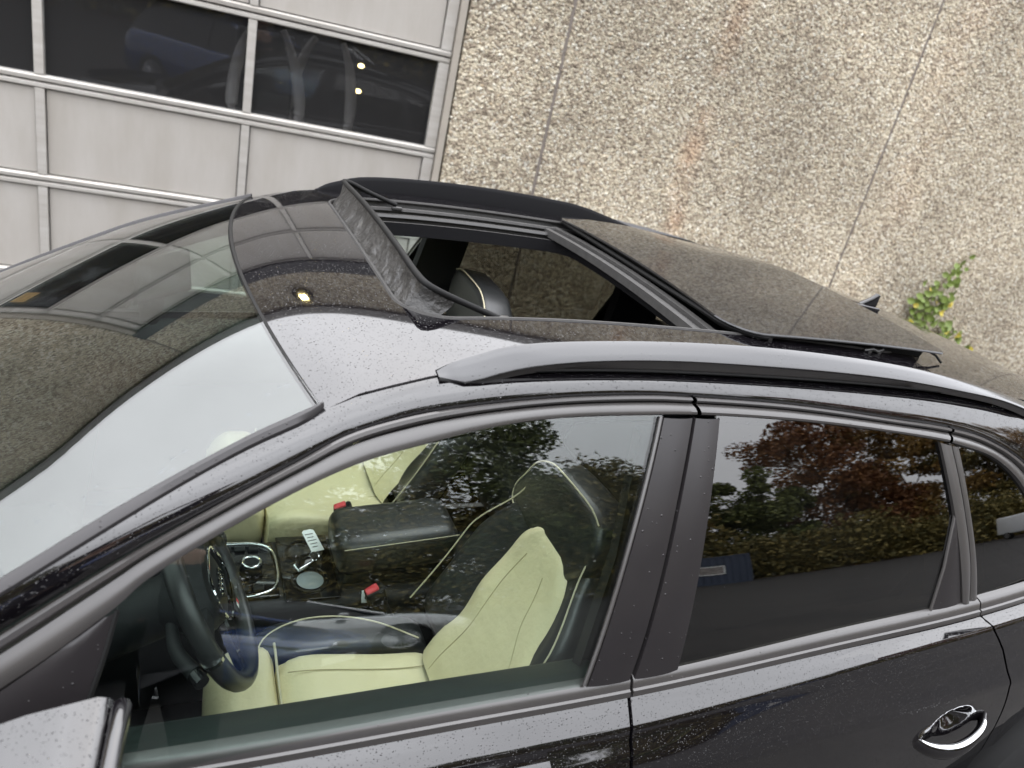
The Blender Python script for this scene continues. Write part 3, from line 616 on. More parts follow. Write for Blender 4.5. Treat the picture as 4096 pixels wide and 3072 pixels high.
def zcrease(x): return zb(x)-.027-(.036 if x < .45 else max(.010, .036-.034*(x-.45)))
def skin_rows(xl, xr, n=26, z_low=.30, edge=True, cup=None):
    """body side below the belt molding. xl/xr: functions of z giving the door cut"""
    rows = []
    def prof(x):
        a, zt, zc = aside(x), zb(x)-.029, zcrease(x); k = sstep(.7, 1.35, x)
        return [(a+.010, zt+.003),(a+.0165, zt-.001),(a+.030, (zt*.6+zc*.4)),(a+.046, zc+.0045),(a+.0505, zc),(a+.0525, zc-.006),(a+.061, zc-.022),(a+.070, zc*.6+.862*.4-.010),(a+.083, .858),(a+.0935, .835),(a+.0955, .826),(a+.0948, .808),(a+.0950, .799),(a+.0952, .790),(a+.0953, .781),(a+.0954, .772),(a+.0955, .763),(a+.0955, .754),(a+.0955, .745),(a+.0954, .736),(a+.0952, .727),(a+.0950, .718),(a+.0946, .706),(a+.0940, .69),(a+.0930, .66),(a+.0870, .56),(a+.0760, .46),(a+.0620, .38),(a+.04, z_low)]
    m_ = len(prof(.5)); P = [[] for _ in range(m_)]
    for j in range(m_):
        for i in range(n):
            t = i/(n-1); z_ = prof(.5)[j][1]; x = xl(z_)+(xr(z_)-xl(z_))*t; y, z = prof(x)[j]
            z_ = z; x = xl(z_)+(xr(z_)-xl(z_))*t; y, z = prof(x)[j]
            if cup: y -= .030*(1-sstep(.05, 1.0, math.hypot((x-cup[0])/.080, (z-cup[1]+.04*(x-cup[0]))/.044)))
            P[j].append((x, -y, z))
        if edge:
            a, b = P[j][0], P[j][-1]; P[j] = [(a[0]+.0008, a[1]+.020, a[2]), (a[0]+.0003, a[1]+.004, a[2])]+[(a[0]+.0015, a[1], a[2])]+P[j][1:-1]+[(b[0]-.0015, b[1], b[2]), (b[0]-.0003, b[1]+.004, b[2]), (b[0]-.0008, b[1]+.020, b[2])]
    return P
F_B = nat_spline([.25,.5,.83,.95,1.05,1.25,1.40], [.402,.402,.408,.416,.435,.481,.518])      # cut between the doors, x by z
F_R = nat_spline([.20,.53,.766,.85,.94,.985,1.02], [1.66,1.60,1.522,1.475,1.405,1.368,1.356])
F_F = nat_spline([.25,.6,.95], [-.78,-.80,-.80])
def belt(x0, x1, s, parent):
    xs = np.linspace(x0, x1, 24); rr = []
    for dz, dy in ((.006,.012),(.004,.0005),(.001,-.006),(-.007,-.010),(-.0135,-.012),(-.0150,-.0165),(-.026,-.0185),(-.029,-.016),(-.030,-.004)): rr.append([(x, -(aside(x))+dy*1.0-.000, zb(x)+dz) for x in xs])
    rr = [[(r_[0][0]+.0004, p0y+.012, p0z)]+r_+[(r_[-1][0]-.0004, p1y+.012, p1z)] for r_ in rr for (p0y, p0z, p1y, p1z) in [(r_[0][1], r_[0][2], r_[-1][1], r_[-1][2])]]
    return rows_obj("belt_molding", rr, TRIM, parent, s, sharp=40)
HANDLE = None
def door_card(x0, x1, s, parent, m):
    xs = np.linspace(x0, x1, 20); rr = []
    for dy, z in ((.010,-.012),(.016,-.004),(.030,-.004),(.06,-.018),(.11,-.050),(.135,-.075),(.142,-.10),(.135,-.16),(.10,-.20),(.15,-.30),(.13,-.55)): rr.append([(x, -aside(x)+dy, zb(x)+z-.010) for x in xs])
    return rows_obj("door_card", rr, m, parent, s, sharp=50)
for s in SIDES:
    fd = rows_obj("front_door", skin_rows(lambda z: F_F(z), lambda z: F_B(z)-.002, n=170, cup=(.215,.699)), PAINT, car, s, sharp=28)
    a_, b_ = cut(-.9, .5165)
    rows_obj("upper_molding", strip(a_, b_, T1P), TRIM, fd, s); rows_obj("window_molding", strip(a_, b_, T2P), TRIM, fd, s)
    solid(pane("window_pane", GLASS, [(x, GTz(x)+.006) for x in np.linspace(-.372, .455, 12)], [(x, zb(x)-.01) for x in np.linspace(-.440, .318, 12)], fd, s, 24, 16), .004)
    tube("glass_edge", side([(x, yside(x, z)-.001, z) for x, z in spl([(.4465,1.392),(.379,1.18),(.323,.979)], 14)], s), .004, TRIM, fd, 6)
    bandpoly("pillar_cover", [(.4515,1.391),(.384,1.18),(.328,.976)], [(.5145,1.391),(.478,1.253),(.4325,1.049),(.4145,.976)], PLASTIC, fd, s)
    bandpoly("mirror_sail", [(-.385,1.150),(-.50,1.066),(-.66,.962),(-.775,.90)], [(-.370,1.158),(-.384,1.10),(-.402,1.04),(-.436,.945)], PLASTIC, fd, s, off=-.003)
    tube("sail_seal", side([(x, yside(x, z)-.003, z) for x, z in spl([(-.370,1.158),(-.384,1.10),(-.402,1.04),(-.436,.945)], 14)], s), .0035, RUBBER, fd, 6)
    belt(-.80, F_B(.96)-.003, s, fd); door_card(-.62, .40, s, fd, CARD)
    # mirror
    mr = empty("wing_mirror", (0,0,0), fd)
    # rear door
    rd = rows_obj("rear_door", skin_rows(lambda z: F_B(z)+.002, lambda z: F_R(z)-.002, n=170, cup=(1.325,.752)), PAINT, car, s, sharp=28)
    a_, b_ = cut(.5205, 1.217)
    rows_obj("upper_molding", strip(a_, b_, T1P), TRIM, rd, s); rows_obj("window_molding", strip(a_, b_, T2P), TRIM, rd, s)
    solid(pane("window_pane", GLASS_T, [(x, GTz(x)+.006) for x in np.linspace(.570, 1.235, 12)], [(x, zb(x)-.01) for x in np.linspace(.510, 1.315, 12)], rd, s, 20, 14), .004)
    bandpoly("pillar_cover", [(.5195,1.391),(.484,1.253),(.4385,1.049),(.4215,.976)], [(.575,1.391),(.549,1.236),(.523,1.039),(.515,.980)], PLASTIC, rd, s)
    bandpoly("rear_frame", [(1.178,1.348),(1.203,1.280),(1.228,1.215),(1.270,1.10),(1.300,1.014)], [(1.216,1.342),(1.243,1.272),(1.268,1.205),(1.305,1.10),(1.326,1.012)], TRIM, rd, s, off=-.006, bulge=.003)
    bandpoly("corner_cover", [(1.236,1.205),(1.222,1.13),(1.206,1.06),(1.193,1.006)], [(1.240,1.205),(1.262,1.13),(1.283,1.06),(1.300,1.012)], PLASTIC, rd, s, off=-.003)
    tube("corner_seal", side([(x, yside(x, z)-.002, z) for x, z in [(1.236,1.207),(1.215,1.10),(1.192,1.005)]], s), .0035, TRIM, rd, 6)
    belt(F_B(.96)+.003, 1.357, s, rd); door_card(.42, 1.34, s, rd, DARKPL)
    # quarter: window, moldings and rear wing
    qr = skin_rows(lambda z: F_R(z)+.002, lambda z: 2.36-.10*abs(z-.8), n=44)
    qr = [[(x, y, max(z, .335+math.sqrt(max(0, .16-(x-1.98)**2)) if abs(x-1.98) < .4 else 0)) for x, y, z in r_] for r_ in qr]
    qp = rows_obj("rear_wing", qr, PAINT, car, s, sharp=28)
    a_, b_ = cut(1.222, 9)
    rows_obj("upper_molding", strip(a_, b_, T1P), TRIM, qp, s); rows_obj("window_molding", strip(a_, b_, T2P), TRIM, qp, s)
    qw = spl([(1.236,0,1.346),(1.381,0,1.312),(1.491,0,1.250),(1.565,0,1.165),(1.622,0,1.035)], 16)
    pane("quarter_window", GLASS_T, [(p[0], p[2]) for p in qw], [(x, zb(x)-.01) for x in np.linspace(1.352, 1.63, 12)], qp, s, 16, 12)
    bandpoly("front_frame", [(1.2205,1.340),(1.247,1.272),(1.272,1.205),(1.309,1.10),(1.330,1.012)], [(1.243,1.338),(1.264,1.280),(1.287,1.215),(1.330,1.10),(1.357,1.014)], TRIM, qp, s, off=-.004, bulge=.002)
    belt(1.362, 1.72, s, qp)
    # sill and inner body
    MB().box((-.80, -.83*s-.02, .18), (1.62, -.83*s+.02, .31)).build("sill", PAINT_DRY, car, smooth=False)
    inner_p = [(-.60,-.665,1.03),(.0,-.60,1.31)]
    bp = [(.42,-.635,1.36),(.40,-.70,1.15),(.37,-.735,.95),(.36,-.74,.5)]; bq = [(.56,-.635,1.36),(.55,-.70,1.15),(.53,-.735,.95),(.54,-.74,.5)]
    rows_obj("pillar_lining", [[(p[0]-.005, p[1]-.03, p[2]) for p in bp], bp, bq, [(p[0]+.005, p[1]-.03, p[2]) for p in bq]], DARKPL, car, s)
    cp = [(1.16,-.625,1.33),(1.20,-.68,1.18),(1.22,-.73,1.02),(1.22,-.74,.6)]; cq = [(1.36,-.625,1.31),(1.40,-.68,1.16),(1.42,-.73,1.03),(1.45,-.74,.6)]
    rows_obj("pillar_lining", [[(p[0]-.005, p[1]-.04, p[2]) for p in cp], cp, cq, [(p[0]+.005, p[1]-.04, p[2]) for p in cq]], CLOTH, car, s)
    cr = [(x, -.62+.015*(x > 1.2), GTz(x)-.035 if x < 1.35 else GTz(1.35)-.035-.25*(x-1.35)) for x in np.linspace(-.05, 1.62, 24)]
    rows_obj("cant_lining", [[(p[0], p[1]-.045, p[2]+.024) for p in cr], [(p[0], p[1], p[2]) for p in cr], [(p[0], -.53, zroof(p[0], .53)-.080) for p in cr], [(p[0], -.48, zroof(p[0], .48)-.076) for p in cr]], CLOTH, car, s)

# ---- door handles (rear door near and far, front doors)
def handle(x0, z0, s, parent):
    h = empty("door_handle", (0,0,0), parent); y0 = -(aside(x0+.1)+.0945)
    def P(dx, dz, out): return (x0+dx, (y0-out)*s, z0+dz-.10*dx*0)
    path = spl([(.0,-.004,-.004),(.03,-.018,.012),(.075,-.028,.024),(.125,-.029,.029),(.175,-.017,.025),(.212,.0,.014),(.234,.016,-.004)], 28); rows = []; top = []
    for i, (dx, dz, o) in enumerate(path):
        e = .45+.55*math.sin(math.pi*min(1, max(0, (i+3)/33)))**.6; w = .0205*e; d_o = .0125*e
        rows.append([P(dx, dz+w*abs(math.cos(a))**.8*(1 if math.cos(a) > 0 else -1), o+d_o*math.sin(a)) for a in np.linspace(0, 2*math.pi, 18, endpoint=False)])
        if 1 < i < 26: top.append([P(dx, dz+(w+.0006)*math.cos(a), o+(d_o+.0008)*math.sin(a)) for a in np.linspace(R(-14), R(34), 6)])
    V, F = gridVF(rows, closed_u=True, caps=True); mesh("grip_bar", V, F, PAINT_DRY, h)
    V, F = gridVF(top); mesh("sky_glint_strip", V, F, CHROME, h)  # bright strip added to imitate the sky reflected on the bar's top
    return h
for d_, x0, z0 in (("rear_door", 1.213, .718), ("front_door", .10, .665)):
    for o in [o for o in car.children if o.name.startswith(d_)]: handle(x0, z0, 1 if o.data.vertices[40].co.y < 0 else -1, o)

# ---- wing mirrors
def wing_mirror(root, s):
    rows = []; n = 22
    # lofted along y from the foot to the tip; the rear face is flat and carries the glass
    for k in range(12):
        t = k/11; y = -.885-.225*t; hx = .075*(1-.35*t**3); top = 1.141-.010*t-.028*t**4; bot = .985+.012*t+.05*t**4; xc = -.412-.016*t
        r_ = []
        for i in range(n):
            a = 2*math.pi*i/n; ca, sa = math.cos(a), math.sin(a); px = abs(ca)**.62*(1 if ca > 0 else -1); pz = abs(sa)**.55*(1 if sa > 0 else -1)
            x = xc+hx*(px*1.75 if px < 0 else .72*abs(px)**.5); z = (top+bot)/2+(top-bot)/2*pz-(.040*min(1,max(0,(xc+.03-x)/.17))**1.2 if pz > 0 else 0)
            r_.append((x, y*s, z))
        rows.append(r_)
    cap = [[(xx*.2+np.mean([p[0] for p in rows[-1]])*.8, rows[-1][0][1]-.012*s, zz*.2+np.mean([p[2] for p in rows[-1]])*.8) for xx, _, zz in rows[-1]]]
    mid = [[(xx*.75+np.mean([p[0] for p in rows[-1]])*.25, rows[-1][0][1]-.009*s, zz*.75+np.mean([p[2] for p in rows[-1]])*.25) for xx, _, zz in rows[-1]]]
    V, F = gridVF(rows+mid+cap, closed_u=True, caps=True); mesh("mirror_cap", V, F, PAINT, root, sharp=50, flip=(s > 0))
    rim = []
    for k in range(9):
        t = k/8; y = -.900-.185*t
        rim.append((-.3575-.016*t-.004*t**3, y*s, 1.138-.010*t-.02*t**4))
    low = [(x-.004, y, 1.0+.012*(i/8)+.03*(i/8)**4) for i, (x, y, z) in enumerate(rim)]
    loop = rim+low[::-1]; tube("housing_rim", loop, .0105, PAINT_DRY, root, 8, closed=True)
    mesh("mirror_glass", [(p[0]-.002, p[1], p[2]) for p in loop], [tuple(range(len(loop)))], CHROME, root, smooth=False)
    V, F = gridVF([side([(-.40,-.79,1.03),(-.36,-.79,1.02),(-.36,-.79,.98),(-.42,-.79,.97)], s), side([(-.43,-.90,1.05),(-.37,-.90,1.05),(-.37,-.90,1.01),(-.44,-.90,1.0)], s)], closed_u=True, caps=True); mesh("mirror_foot", V, F, PLASTIC, root)
for o in [o for o in bpy.data.objects if o.name.startswith("wing_mirror")]: wing_mirror(o, 1 if o.parent.data.vertices[40].co.y < 0 else -1)

# ---- antenna, bonnet, front and tail
an = prism("roof_antenna", [(-.045,-.004),(.045,-.006),(.052,.012),(.050,.046),(.040,.048),(.018,.030),(-.02,.008)], .016, GLOSSBLK, car, frame((1.615,0,zroof(1.615,0)), (1,0,-.09), (.05,0,1)), bev=.005)
rbox("antenna_base", (.11,.05,.012), GLOSSBLK, an, (1.612,0,zroof(1.612,0)+.003), (0,R(5),0), bev=.005)
def bonnet_z(x, y): t = (-1.02-x)/.98; return .955-.10*t-.20*t**4-.055*(y/.8)**2-.05*abs(y/.8)**6
def bon_row(t, dz=0): return [((lambda xr: xr+(-2.0-xr)*t)(-1.175+.30*(y*.79)**2), y*(.79-.05*t*t), bonnet_z((-1.175+.30*(y*.79)**2)*(1-t)-2.0*t, y*.8)+dz) for y in np.linspace(-1, 1, 41)]
V, F = gridVF([bon_row(t) for t in np.linspace(0, 1, 20)]); mesh("bonnet", V, F, PAINT, car, flip=True)
gb = [(x, y, z-.008) for x, y, z in wrows[-1]]; br = bon_row(0, -.014)
V, F = gridVF([[(x+.01, y, z+.006) for x, y, z in gb], gb, [((x+q[0])/2, (y+q[1])/2, (z+q[2])/2-.012) for (x, y, z), q in zip(gb, br)], br, [(x-.03, y, z-.02) for x, y, z in br]]); mesh("cowl", V, F, PLASTIC, car, flip=True)
for s in SIDES:
    rr = []
    for dy, z in ((-.05,.90),(.03,.86),(.075,.80),(.09,.70),(.085,.55),(.07,.42),(.04,.30)):
        rr.append([(x, -(.80+dy*.9-.10*max(0, (-1.2-x)/.85)**2), z+.02*(x+1.4)-.08*max(0, (-1.5-x)/.5)**2*(z > .75)) for x in np.linspace(-2.02, -.803, 26)])
    rr = [[(x, y, max(z, .335+math.sqrt(max(0, .16-(x+1.28)**2)) if abs(x+1.28) < .4 else 0)) for x, y, z in r_] for r_ in rr]
    fw = rows_obj("front_wing", rr, PAINT, car, s)
    rbox("headlamp", (.30,.26,.13), GLASS, fw, (-1.90,-.62*s,.69), (0,0,R(-22*s)), bev=.05)
rbox("front_bumper", (.30,1.60,.42), PAINT_DRY, car, (-2.03,0,.42), bev=.10, segs=4)
rbox("grille", (.06,.95,.34), GLOSSBLK, car, (-2.17,0,.52), bev=.03)
V, F = gridVF([[(x, y*w, z-.03*y*y) for y in np.linspace(-1, 1, 15)] for x, w, z in ((2.12,.55,zroof(2.12,0)),(2.20,.58,1.30),(2.30,.64,1.10),(2.36,.72,.98),(2.42,.76,.85),(2.43,.77,.55),(2.40,.76,.35))]); mesh("tailgate", V, F, PAINT, car)
rbox("rear_bumper", (.24,1.58,.36), PAINT_DRY, car, (2.40,0,.42), bev=.09, segs=4)
MB().box((-1.9,-.70,.16), (2.3,.70,.24)).build("floor_pan", DARKPL, car, smooth=False)
def wheel(x, s, par, rim_m=ALLOY, r=.335, w=.235, y=.80, spokes=10):
    wh = empty("wheel", (x, -y*s, r), par); rows = []
    for yy, rr in ((-.115,.22),(-.117,.30),(-.10,.328),(-.06,.335),(.06,.335),(.10,.328),(.117,.30),(.115,.22)): rows.append([(rr*r/.335*math.cos(a), yy*w/.235, rr*r/.335*math.sin(a)) for a in np.linspace(0, 2*math.pi, 40, endpoint=False)])
    V, F = gridVF(rows, closed_u=True); mesh("tyre", V, F, TYRE, wh)
    rm_ = MB(); k = r/.335
    V, F = gridVF([[(rr*k*math.cos(a), -yy*s, rr*k*math.sin(a)) for a in np.linspace(0, 2*math.pi, 40, endpoint=False)] for yy, rr in ((.10,.235),(.112,.235),(.105,.215),(.03,.205),(.0,.20))], closed_u=True); rm_.add(V, F)
    for i in range(spokes):
        a = 2*math.pi*i/spokes; c, d = math.cos(a), math.sin(a)
        for off in (-.016, .016):
            V, F = tubeVF([(c*.03*k-d*off, -.085*s, d*.03*k+c*off), (c*.12*k-d*off, -.095*s, d*.12*k+c*off), (c*.215*k-d*off*1.5, -.102*s, d*.215*k+c*off*1.5)], .011, 6); rm_.add(V, F)
    V, F = tubeVF([(0,-.07*s,0),(0,-.10*s,0)], .05, 20); rm_.add(V, F)
    rm_.build("rim", rim_m, wh, sharp=40); return wh
for s in SIDES:
    for x in (-1.28, 1.98): wheel(x, s, car)
    # dark wheel housings
for s in SIDES:
    for x in (1.98, -1.28):
        V, F = gridVF([[(x+.40*math.cos(a), -yy*s, .335+.40*math.sin(a)) for a in np.linspace(-.4, math.pi+.4, 30)] for yy in (.55, (.835 if x > 0 else .845))]); mesh("wheel_arch", V, F, RUBBER, car)

# ------------------------------------------------------------------ interior
SEAM = mat('leather_seam', (.42,.37,.21), .7)
BX, BZ = .41, .912                                                # backrest direction (x, z)
def seat(yc, s, dx, dz, hz, par, black_inner=True):
    st = empty("front_seat", (dx, yc, dz), par)
    # cushion: loft along x, cream top; s = sign of the inboard side
    def cush(x0, x1, name, m, y0, y1, top, nose=False):
        rows = []; n = 16
        xs = np.linspace(x0, x1, n)
        for i, x in enumerate(xs):
            t = i/(n-1); e = 1-(2*t-1)**8; r_ = []
            for q in range(28):
                a = 2*math.pi*q/28; c, d = math.cos(a), math.sin(a); px = abs(c)**.45*(1 if c > 0 else -1); pz = abs(d)**.55*(1 if d > 0 else -1)
                yy = (y0+y1)/2+(y1-y0)/2*px*(.93+.07*e); zt = top(x, yy)
                z = zt-(1-max(pz, 0))*.035-(.15 if pz < 0 else 0)*abs(pz)-(1-e)*.028*(pz > 0)
                r_.append((x, yy*1.0, z))
            rows.append(r_)
        V, F = gridVF(rows, closed_u=True, caps=True); return mesh(name, V, F, m, st, sharp=50)
    def ztop(x, yy):
        w = abs(yy)/.25; return .585+.030*sstep(.55, .95, w)-.035*sstep(-.05, .25, x)-.05*sstep(-.15,-.23,x)-.012*math.cos(yy*14)*(w < .6)
    yi, yo = (.135 if black_inner else .245)*s, -.245*s
    cush(-.068, .315, "seat_cushion", CREAM, min(yo, yi), max(yo, yi), ztop)
    cush(-.215, -.074, "thigh_support", CREAM, min(yo, .17*s), max(yo, .17*s), ztop)
    tube("cushion_piping", [(-.071, y, ztop(-.071, y)-.004) for y in np.linspace(-.235*s, .16*s, 16)], .0030, PIPING, st, 6)
    if black_inner: cush(-.10, .30, "side_bolster", BLACKL, min(yi+.004*s, .25*s), max(yi+.004*s, .25*s), lambda x, yy: .575-.02*sstep(0,.3,x))
    if black_inner: tube("bolster_piping", spl([(-.115,.13*s,.585),(-.09,.175*s,.592),(-.02,.215*s,.592),(.07,.225*s,.587),(.17,.20*s,.58),(.27,.145*s,.565)], 30), .0019, PIPING, st, 6)
    MB().box((-.16,-.2,-.05-dz+.24-.19), (.24,.2,.44)).build("seat_base", DARKPL, st, smooth=False)
    # backrest in its own plane: u across, v up, w forward
    O = np.array((.338, 0, .56)); U = np.array((BX, 0, BZ)); W = np.array((-BZ, 0, BX))
    def B(u, v, w): return tuple(O+U*v+W*w+np.array((0, u, 0)))
    L_ = .47
    def hw(v): return .245-.010*(v/L_)-.075*sstep(.55*L_, 1.0*L_, v)
    def front(u, v): q = abs(u)/hw(v); return .050+.042*sstep(.55, .95, q)*(1-.6*sstep(.5*L_, L_, v))-.016*math.sin(math.pi*min(1, v/L_))*(q < 1)
    rows = []
    for k in range(18):
        v = L_*k/17; e = 1-(2*k/17-1)**10; r_ = []
        for q in range(32):
            a = 2*math.pi*q/32; c, d = math.cos(a), math.sin(a); pu = abs(c)**.5*(1 if c > 0 else -1); u = hw(v)*pu*(.9+.1*e)
            w = (front(u, v)*abs(d)**.4 if d > 0 else -.055*abs(d)**.5)*(.55+.45*e); r_.append(B(u, v, w))
        rows.append(r_)
    V, F = gridVF(rows, closed_u=True, caps=True); mesh("backrest", V, F, BLACKL, st, sharp=60)
    # cream centre panel, leaf-shaped at the top, running over the outboard wing
    ins = []
    for k in range(26):
        t = k/25; v = -.035+.482*t; top_ = max(0, 1-max(0, (t-.60)/.40)**2.2)**.62; wide = sstep(.62, .30, t)
        lo, hi = (-.020-(.138+.085*wide)*top_)*s, (-.020+.138*top_)*s
        r_ = []
        for j in range(17):
            q = j/16; u = lo+(hi-lo)*q; puff = .016*min(1, 6*q*(1-q)*2)*min(1, (1-t)*12)
            r_.append(B(u, v, front(min(max(u, -hw(v)*.97), hw(v)*.97), v)+puff-.004+.006*sstep(.7,1,t)+.004*math.sin(t*16)*(q > .8)))
        ins.append(r_)
    V, F = gridVF(ins); mesh("backrest_panel", V, F, CREAM, st, sharp=None)
    def on(t, q): k = t*25; i = min(24, int(k)); j = min(15, int(q*16)); f1, f2 = k-i, q*16-j; a0, a1, b0, b1 = [np.array(w_) for w_ in (ins[i][j], ins[i][j+1], ins[i+1][j], ins[i+1][j+1])]; return tuple((a0*(1-f2)+a1*f2)*(1-f1)+(b0*(1-f2)+b1*f2)*f1)
    for q0, q1, t1 in ((.20,.34,.80),(.80,.70,.80)): tube("seam", [on(.02+(t1-.02)*i/23, q0+(q1-q0)*(i/23)**2) for i in range(24)], .0013, SEAM, st, 5)
    tube("seam", [on(.30+.10*math.sin(i/15*math.pi), .02+.20*i/15) for i in range(16)], .0013, SEAM, st, 5)
    for yy in (-.135*s, .075*s): tube("seam", [(x, yy, ztop(x, yy)+.0004) for x in np.linspace(-.05, .29, 20)], .0013, SEAM, st, 5)
    for sg in (-1, 1):
        p = [B(sg*(hw(v)-.012), v, front(hw(v)*.95, v)+.001) for v in np.linspace(.02, L_-.01, 24)]
        tube("backrest_piping", p, .0019, PIPING, st, 6)
    # headrest
    ho = np.array((.520, 0, 1.10+hz))
    out = [(s*y, v) for y, v in [(.12,-.185),(.170,-.185),(.206,-.170),(.214,-.140),(.187,-.090),(.153,-.038),(.093,-.006),(.035,.002),(-.025,.005),(-.107,.004),(-.150,-.010),(-.165,-.05),(-.160,-.12),(-.11,-.185)]]
    Mh = frame(ho, (0,1,0), (.10, 0, .995)); hd = prism("headrest", out, .10, BLACKL, st, Mh, bev=.022, segs=4)
    sg_ = -1 if (Mh @ Vector((0,0,.05))).x > (Mh @ Vector((0,0,-.05))).x else 1
    tube("headrest_piping", [tuple(Mh @ Vector((a*.94, b if b < 0 else b*.8, .0465*sg_))) for a, b in spl(out[1:11], 50)], .0019, PIPING, hd, 6)
    for yy in (-.05, .05): tube("headrest_post", [tuple(np.array(B(yy, L_-.03, -.005))), tuple(np.array(B(yy, L_-.005, -.005))+np.array((0,0,hz)))], .006, CHROME, hd, 8)
    return st
seat(-.430, 1, -.010, 0, 0.0, car)
seat(.40, -1, .020, .02, .145, car, False)
# rear bench
rb = empty("rear_bench", (0,0,0), car)
rbox("seat_cushion", (.50,1.28,.18), BLACKL, rb, (.95,0,.50), (0,R(6),0), bev=.05)
rbox("backrest", (.16,1.28,.62), BLACKL, rb, (1.27,0,.83), (0,R(24),0), bev=.05)
for y in (-.38, .38, 0): rbox("headrest", (.09,.24,.14), BLACKL, rb, (1.38,y,1.16 if y else 1.12), (0,R(16),0), bev=.035)
MB().box((1.45,-.66,.24), (2.3,.66,.62)).build("boot_floor", CLOTH, car, smooth=False)
# dashboard
V, F = gridVF([[(x, y, z+dz*(1-(y/.72)**2)) for y in np.linspace(-.70, .70, 25)] for x, z, dz in ((-1.0,.90,.0),(-.85,.915,.02),(-.70,.905,.03),(-.58,.875,.035),(-.535,.83,.03),(-.52,.74,.01),(-.50,.62,.0),(-.56,.45,0),(-.75,.25,0))]); db = mesh("dashboard", V, F, CARD, car, sharp=60)
rbox("cluster_hood", (.22,.34,.10), CARD, db, (-.58,-.375,.905), (0,R(-8),0), bev=.04, segs=4)
rbox("side_vent", (.05,.16,.09), GLOSSBLK, db, (-.52,-.60,.80), (0,R(-10),0), bev=.02)
rbox("decor_strip", (.02,1.3,.05), GLOSSBLK, db, (-.525,0,.70), (0,R(-10),0), bev=.008)
# steering wheel
sw = empty("steering_wheel", (-.238,-.42,.893), car); AX = Vector((.90,0,.44)).normalized(); UPW = Vector((-.44,0,.90)).normalized(); SY = Vector((0,1,0)); RW = .183
def SWP(a, r_, o): return SY*(r_*math.cos(a))+UPW*(r_*math.sin(a))+AX*o
V, F = gridVF([[SWP(a, RW+.0165*math.cos(b), .0185*math.sin(b)) for b in np.linspace(0, 2*math.pi, 12, endpoint=False)] for a in np.linspace(0, 2*math.pi, 64, endpoint=False)], closed_u=True, closed_v=True); mesh("rim", V, F, BLACKL, sw)
for a in (R(0), R(180)): tube("grip_ring", [SWP(a+t, RW+.001, 0)+Vector((0,0,0)) for t in np.linspace(-.02,.02,3)], .0190, CHROME, sw, 14)
V, F = gridVF([[SWP(a, r_*(1+.12*math.cos(2*a)), o) for a in np.linspace(0, 2*math.pi, 32, endpoint=False)] for r_, o in ((.002,.018),(.045,.018),(.068,.010),(.078,-.01),(.07,-.05),(.04,-.10))], closed_u=True); hub = mesh("hub", V, F, DARKPL, sw)
for a, k in ((R(4),1),(R(176),1),(R(-62),.8),(R(-118),.8)):
    V, F = gridVF([[SWP(a+off/(r_+.02), r_, o-.006) for off, o in ((-.022*k,-.006),(-.018*k,.008),(.018*k,.008),(.022*k,-.006))] for r_ in np.linspace(.06, .175, 6)]); mesh("spoke", V, F, GLOSSBLK if k < 1 else DARKPL, sw)
frm = [SWP(a, .052*(1+.45*abs(math.cos(a))**1.5)*(1 if math.sin(a) > -.3 else 1.05), .0205) for a in np.linspace(0, 2*math.pi, 40, endpoint=False)]; tube("airbag_frame", frm, .0028, CHROME, sw, 6, closed=True)
emb = MB()
for i in range(4): emb.add(*tubeVF([SWP(a, .0105, .0215)+SY*(-.0225+.015*i) for a in np.linspace(0, 2*math.pi, 20, endpoint=False)], .0019, 6, closed=True))
emb.build("emblem", CHROME, sw)
b1 = MB(); q = SWP(R(-62), .135, .006); V, F = gridVF([[q+SY*(a*.011)+UPW*b*.006+AX*.003 for a in (-1, 0)] for b in (-1, 1)]); mesh("badge_white", V, F, WHITEPL, sw); V, F = gridVF([[q+SY*(a*.011)+UPW*b*.006+AX*.0031 for a in (0, 1)] for b in (-1, 1)]); mesh("badge_red", V, F, REDBTN, sw)
tube("column", [AX*-.02, AX*-.30], .055, DARKPL, sw, 16)
for s_, z in ((-1,.0),(1,.0)):
    p = AX*-.07; tube("control_stalk", spl([tuple(p+SY*s_*.05), tuple(p+SY*s_*.13+AX*.01), tuple(p+SY*s_*.185+AX*.035-UPW*.012)], 14), [.010+.004*(i/13) for i in range(14)], DARKPL, sw, 10)
    tube("stalk_end", [tuple(p+SY*s_*.185+AX*.035-UPW*.012), tuple(p+SY*s_*.205+AX*.044-UPW*.018)], .0125, GLOSSBLK, sw, 12)
# centre console
cn = empty("centre_console", (0,0,0), car); CZ = .575
rbox("console_body", (1.15,.27,.30), DARKPL, cn, (-.02,.0,CZ-.155), bev=.025, segs=3)
rbox("control_deck", (.30,.215,.012), GLOSSBLK, cn, (-.20,0,CZ-.001), bev=.004)
ringp = [(-.36,.095),(-.20,.103),(-.10,.100),(-.062,.082),(-.05,.05),(-.047,0),(-.05,-.05),(-.062,-.082),(-.10,-.100),(-.20,-.103),(-.36,-.095)]
tube("chrome_frame", [(x, y, CZ+.006) for x, y in spl(ringp, 60)], .0048, CHROME, cn, 8)
def disc(name, c, r_, h, m, par, seg_=28, r2=None):
    bm = bmesh.new(); bmesh.ops.create_cone(bm, segments=seg_, radius1=r_, radius2=r2 or r_, depth=h, cap_ends=True); bmesh.ops.bevel(bm, geom=[e for e in bm.edges if abs(e.verts[0].co.z-e.verts[1].co.z) < 1e-6], offset=min(h, r_)*.12, segments=2, affect='EDGES'); return bmobj(name, bm, m, par, c)
kb = disc("rotary_knob", (-.112,-.010,CZ+.020), .027, .028, DARKPL, cn)
tube("knob_ring", [(.021*math.cos(a), .021*math.sin(a), .0145) for a in np.linspace(0, 2*math.pi, 32, endpoint=False)], .0045, CHROME, kb, 8, closed=True)
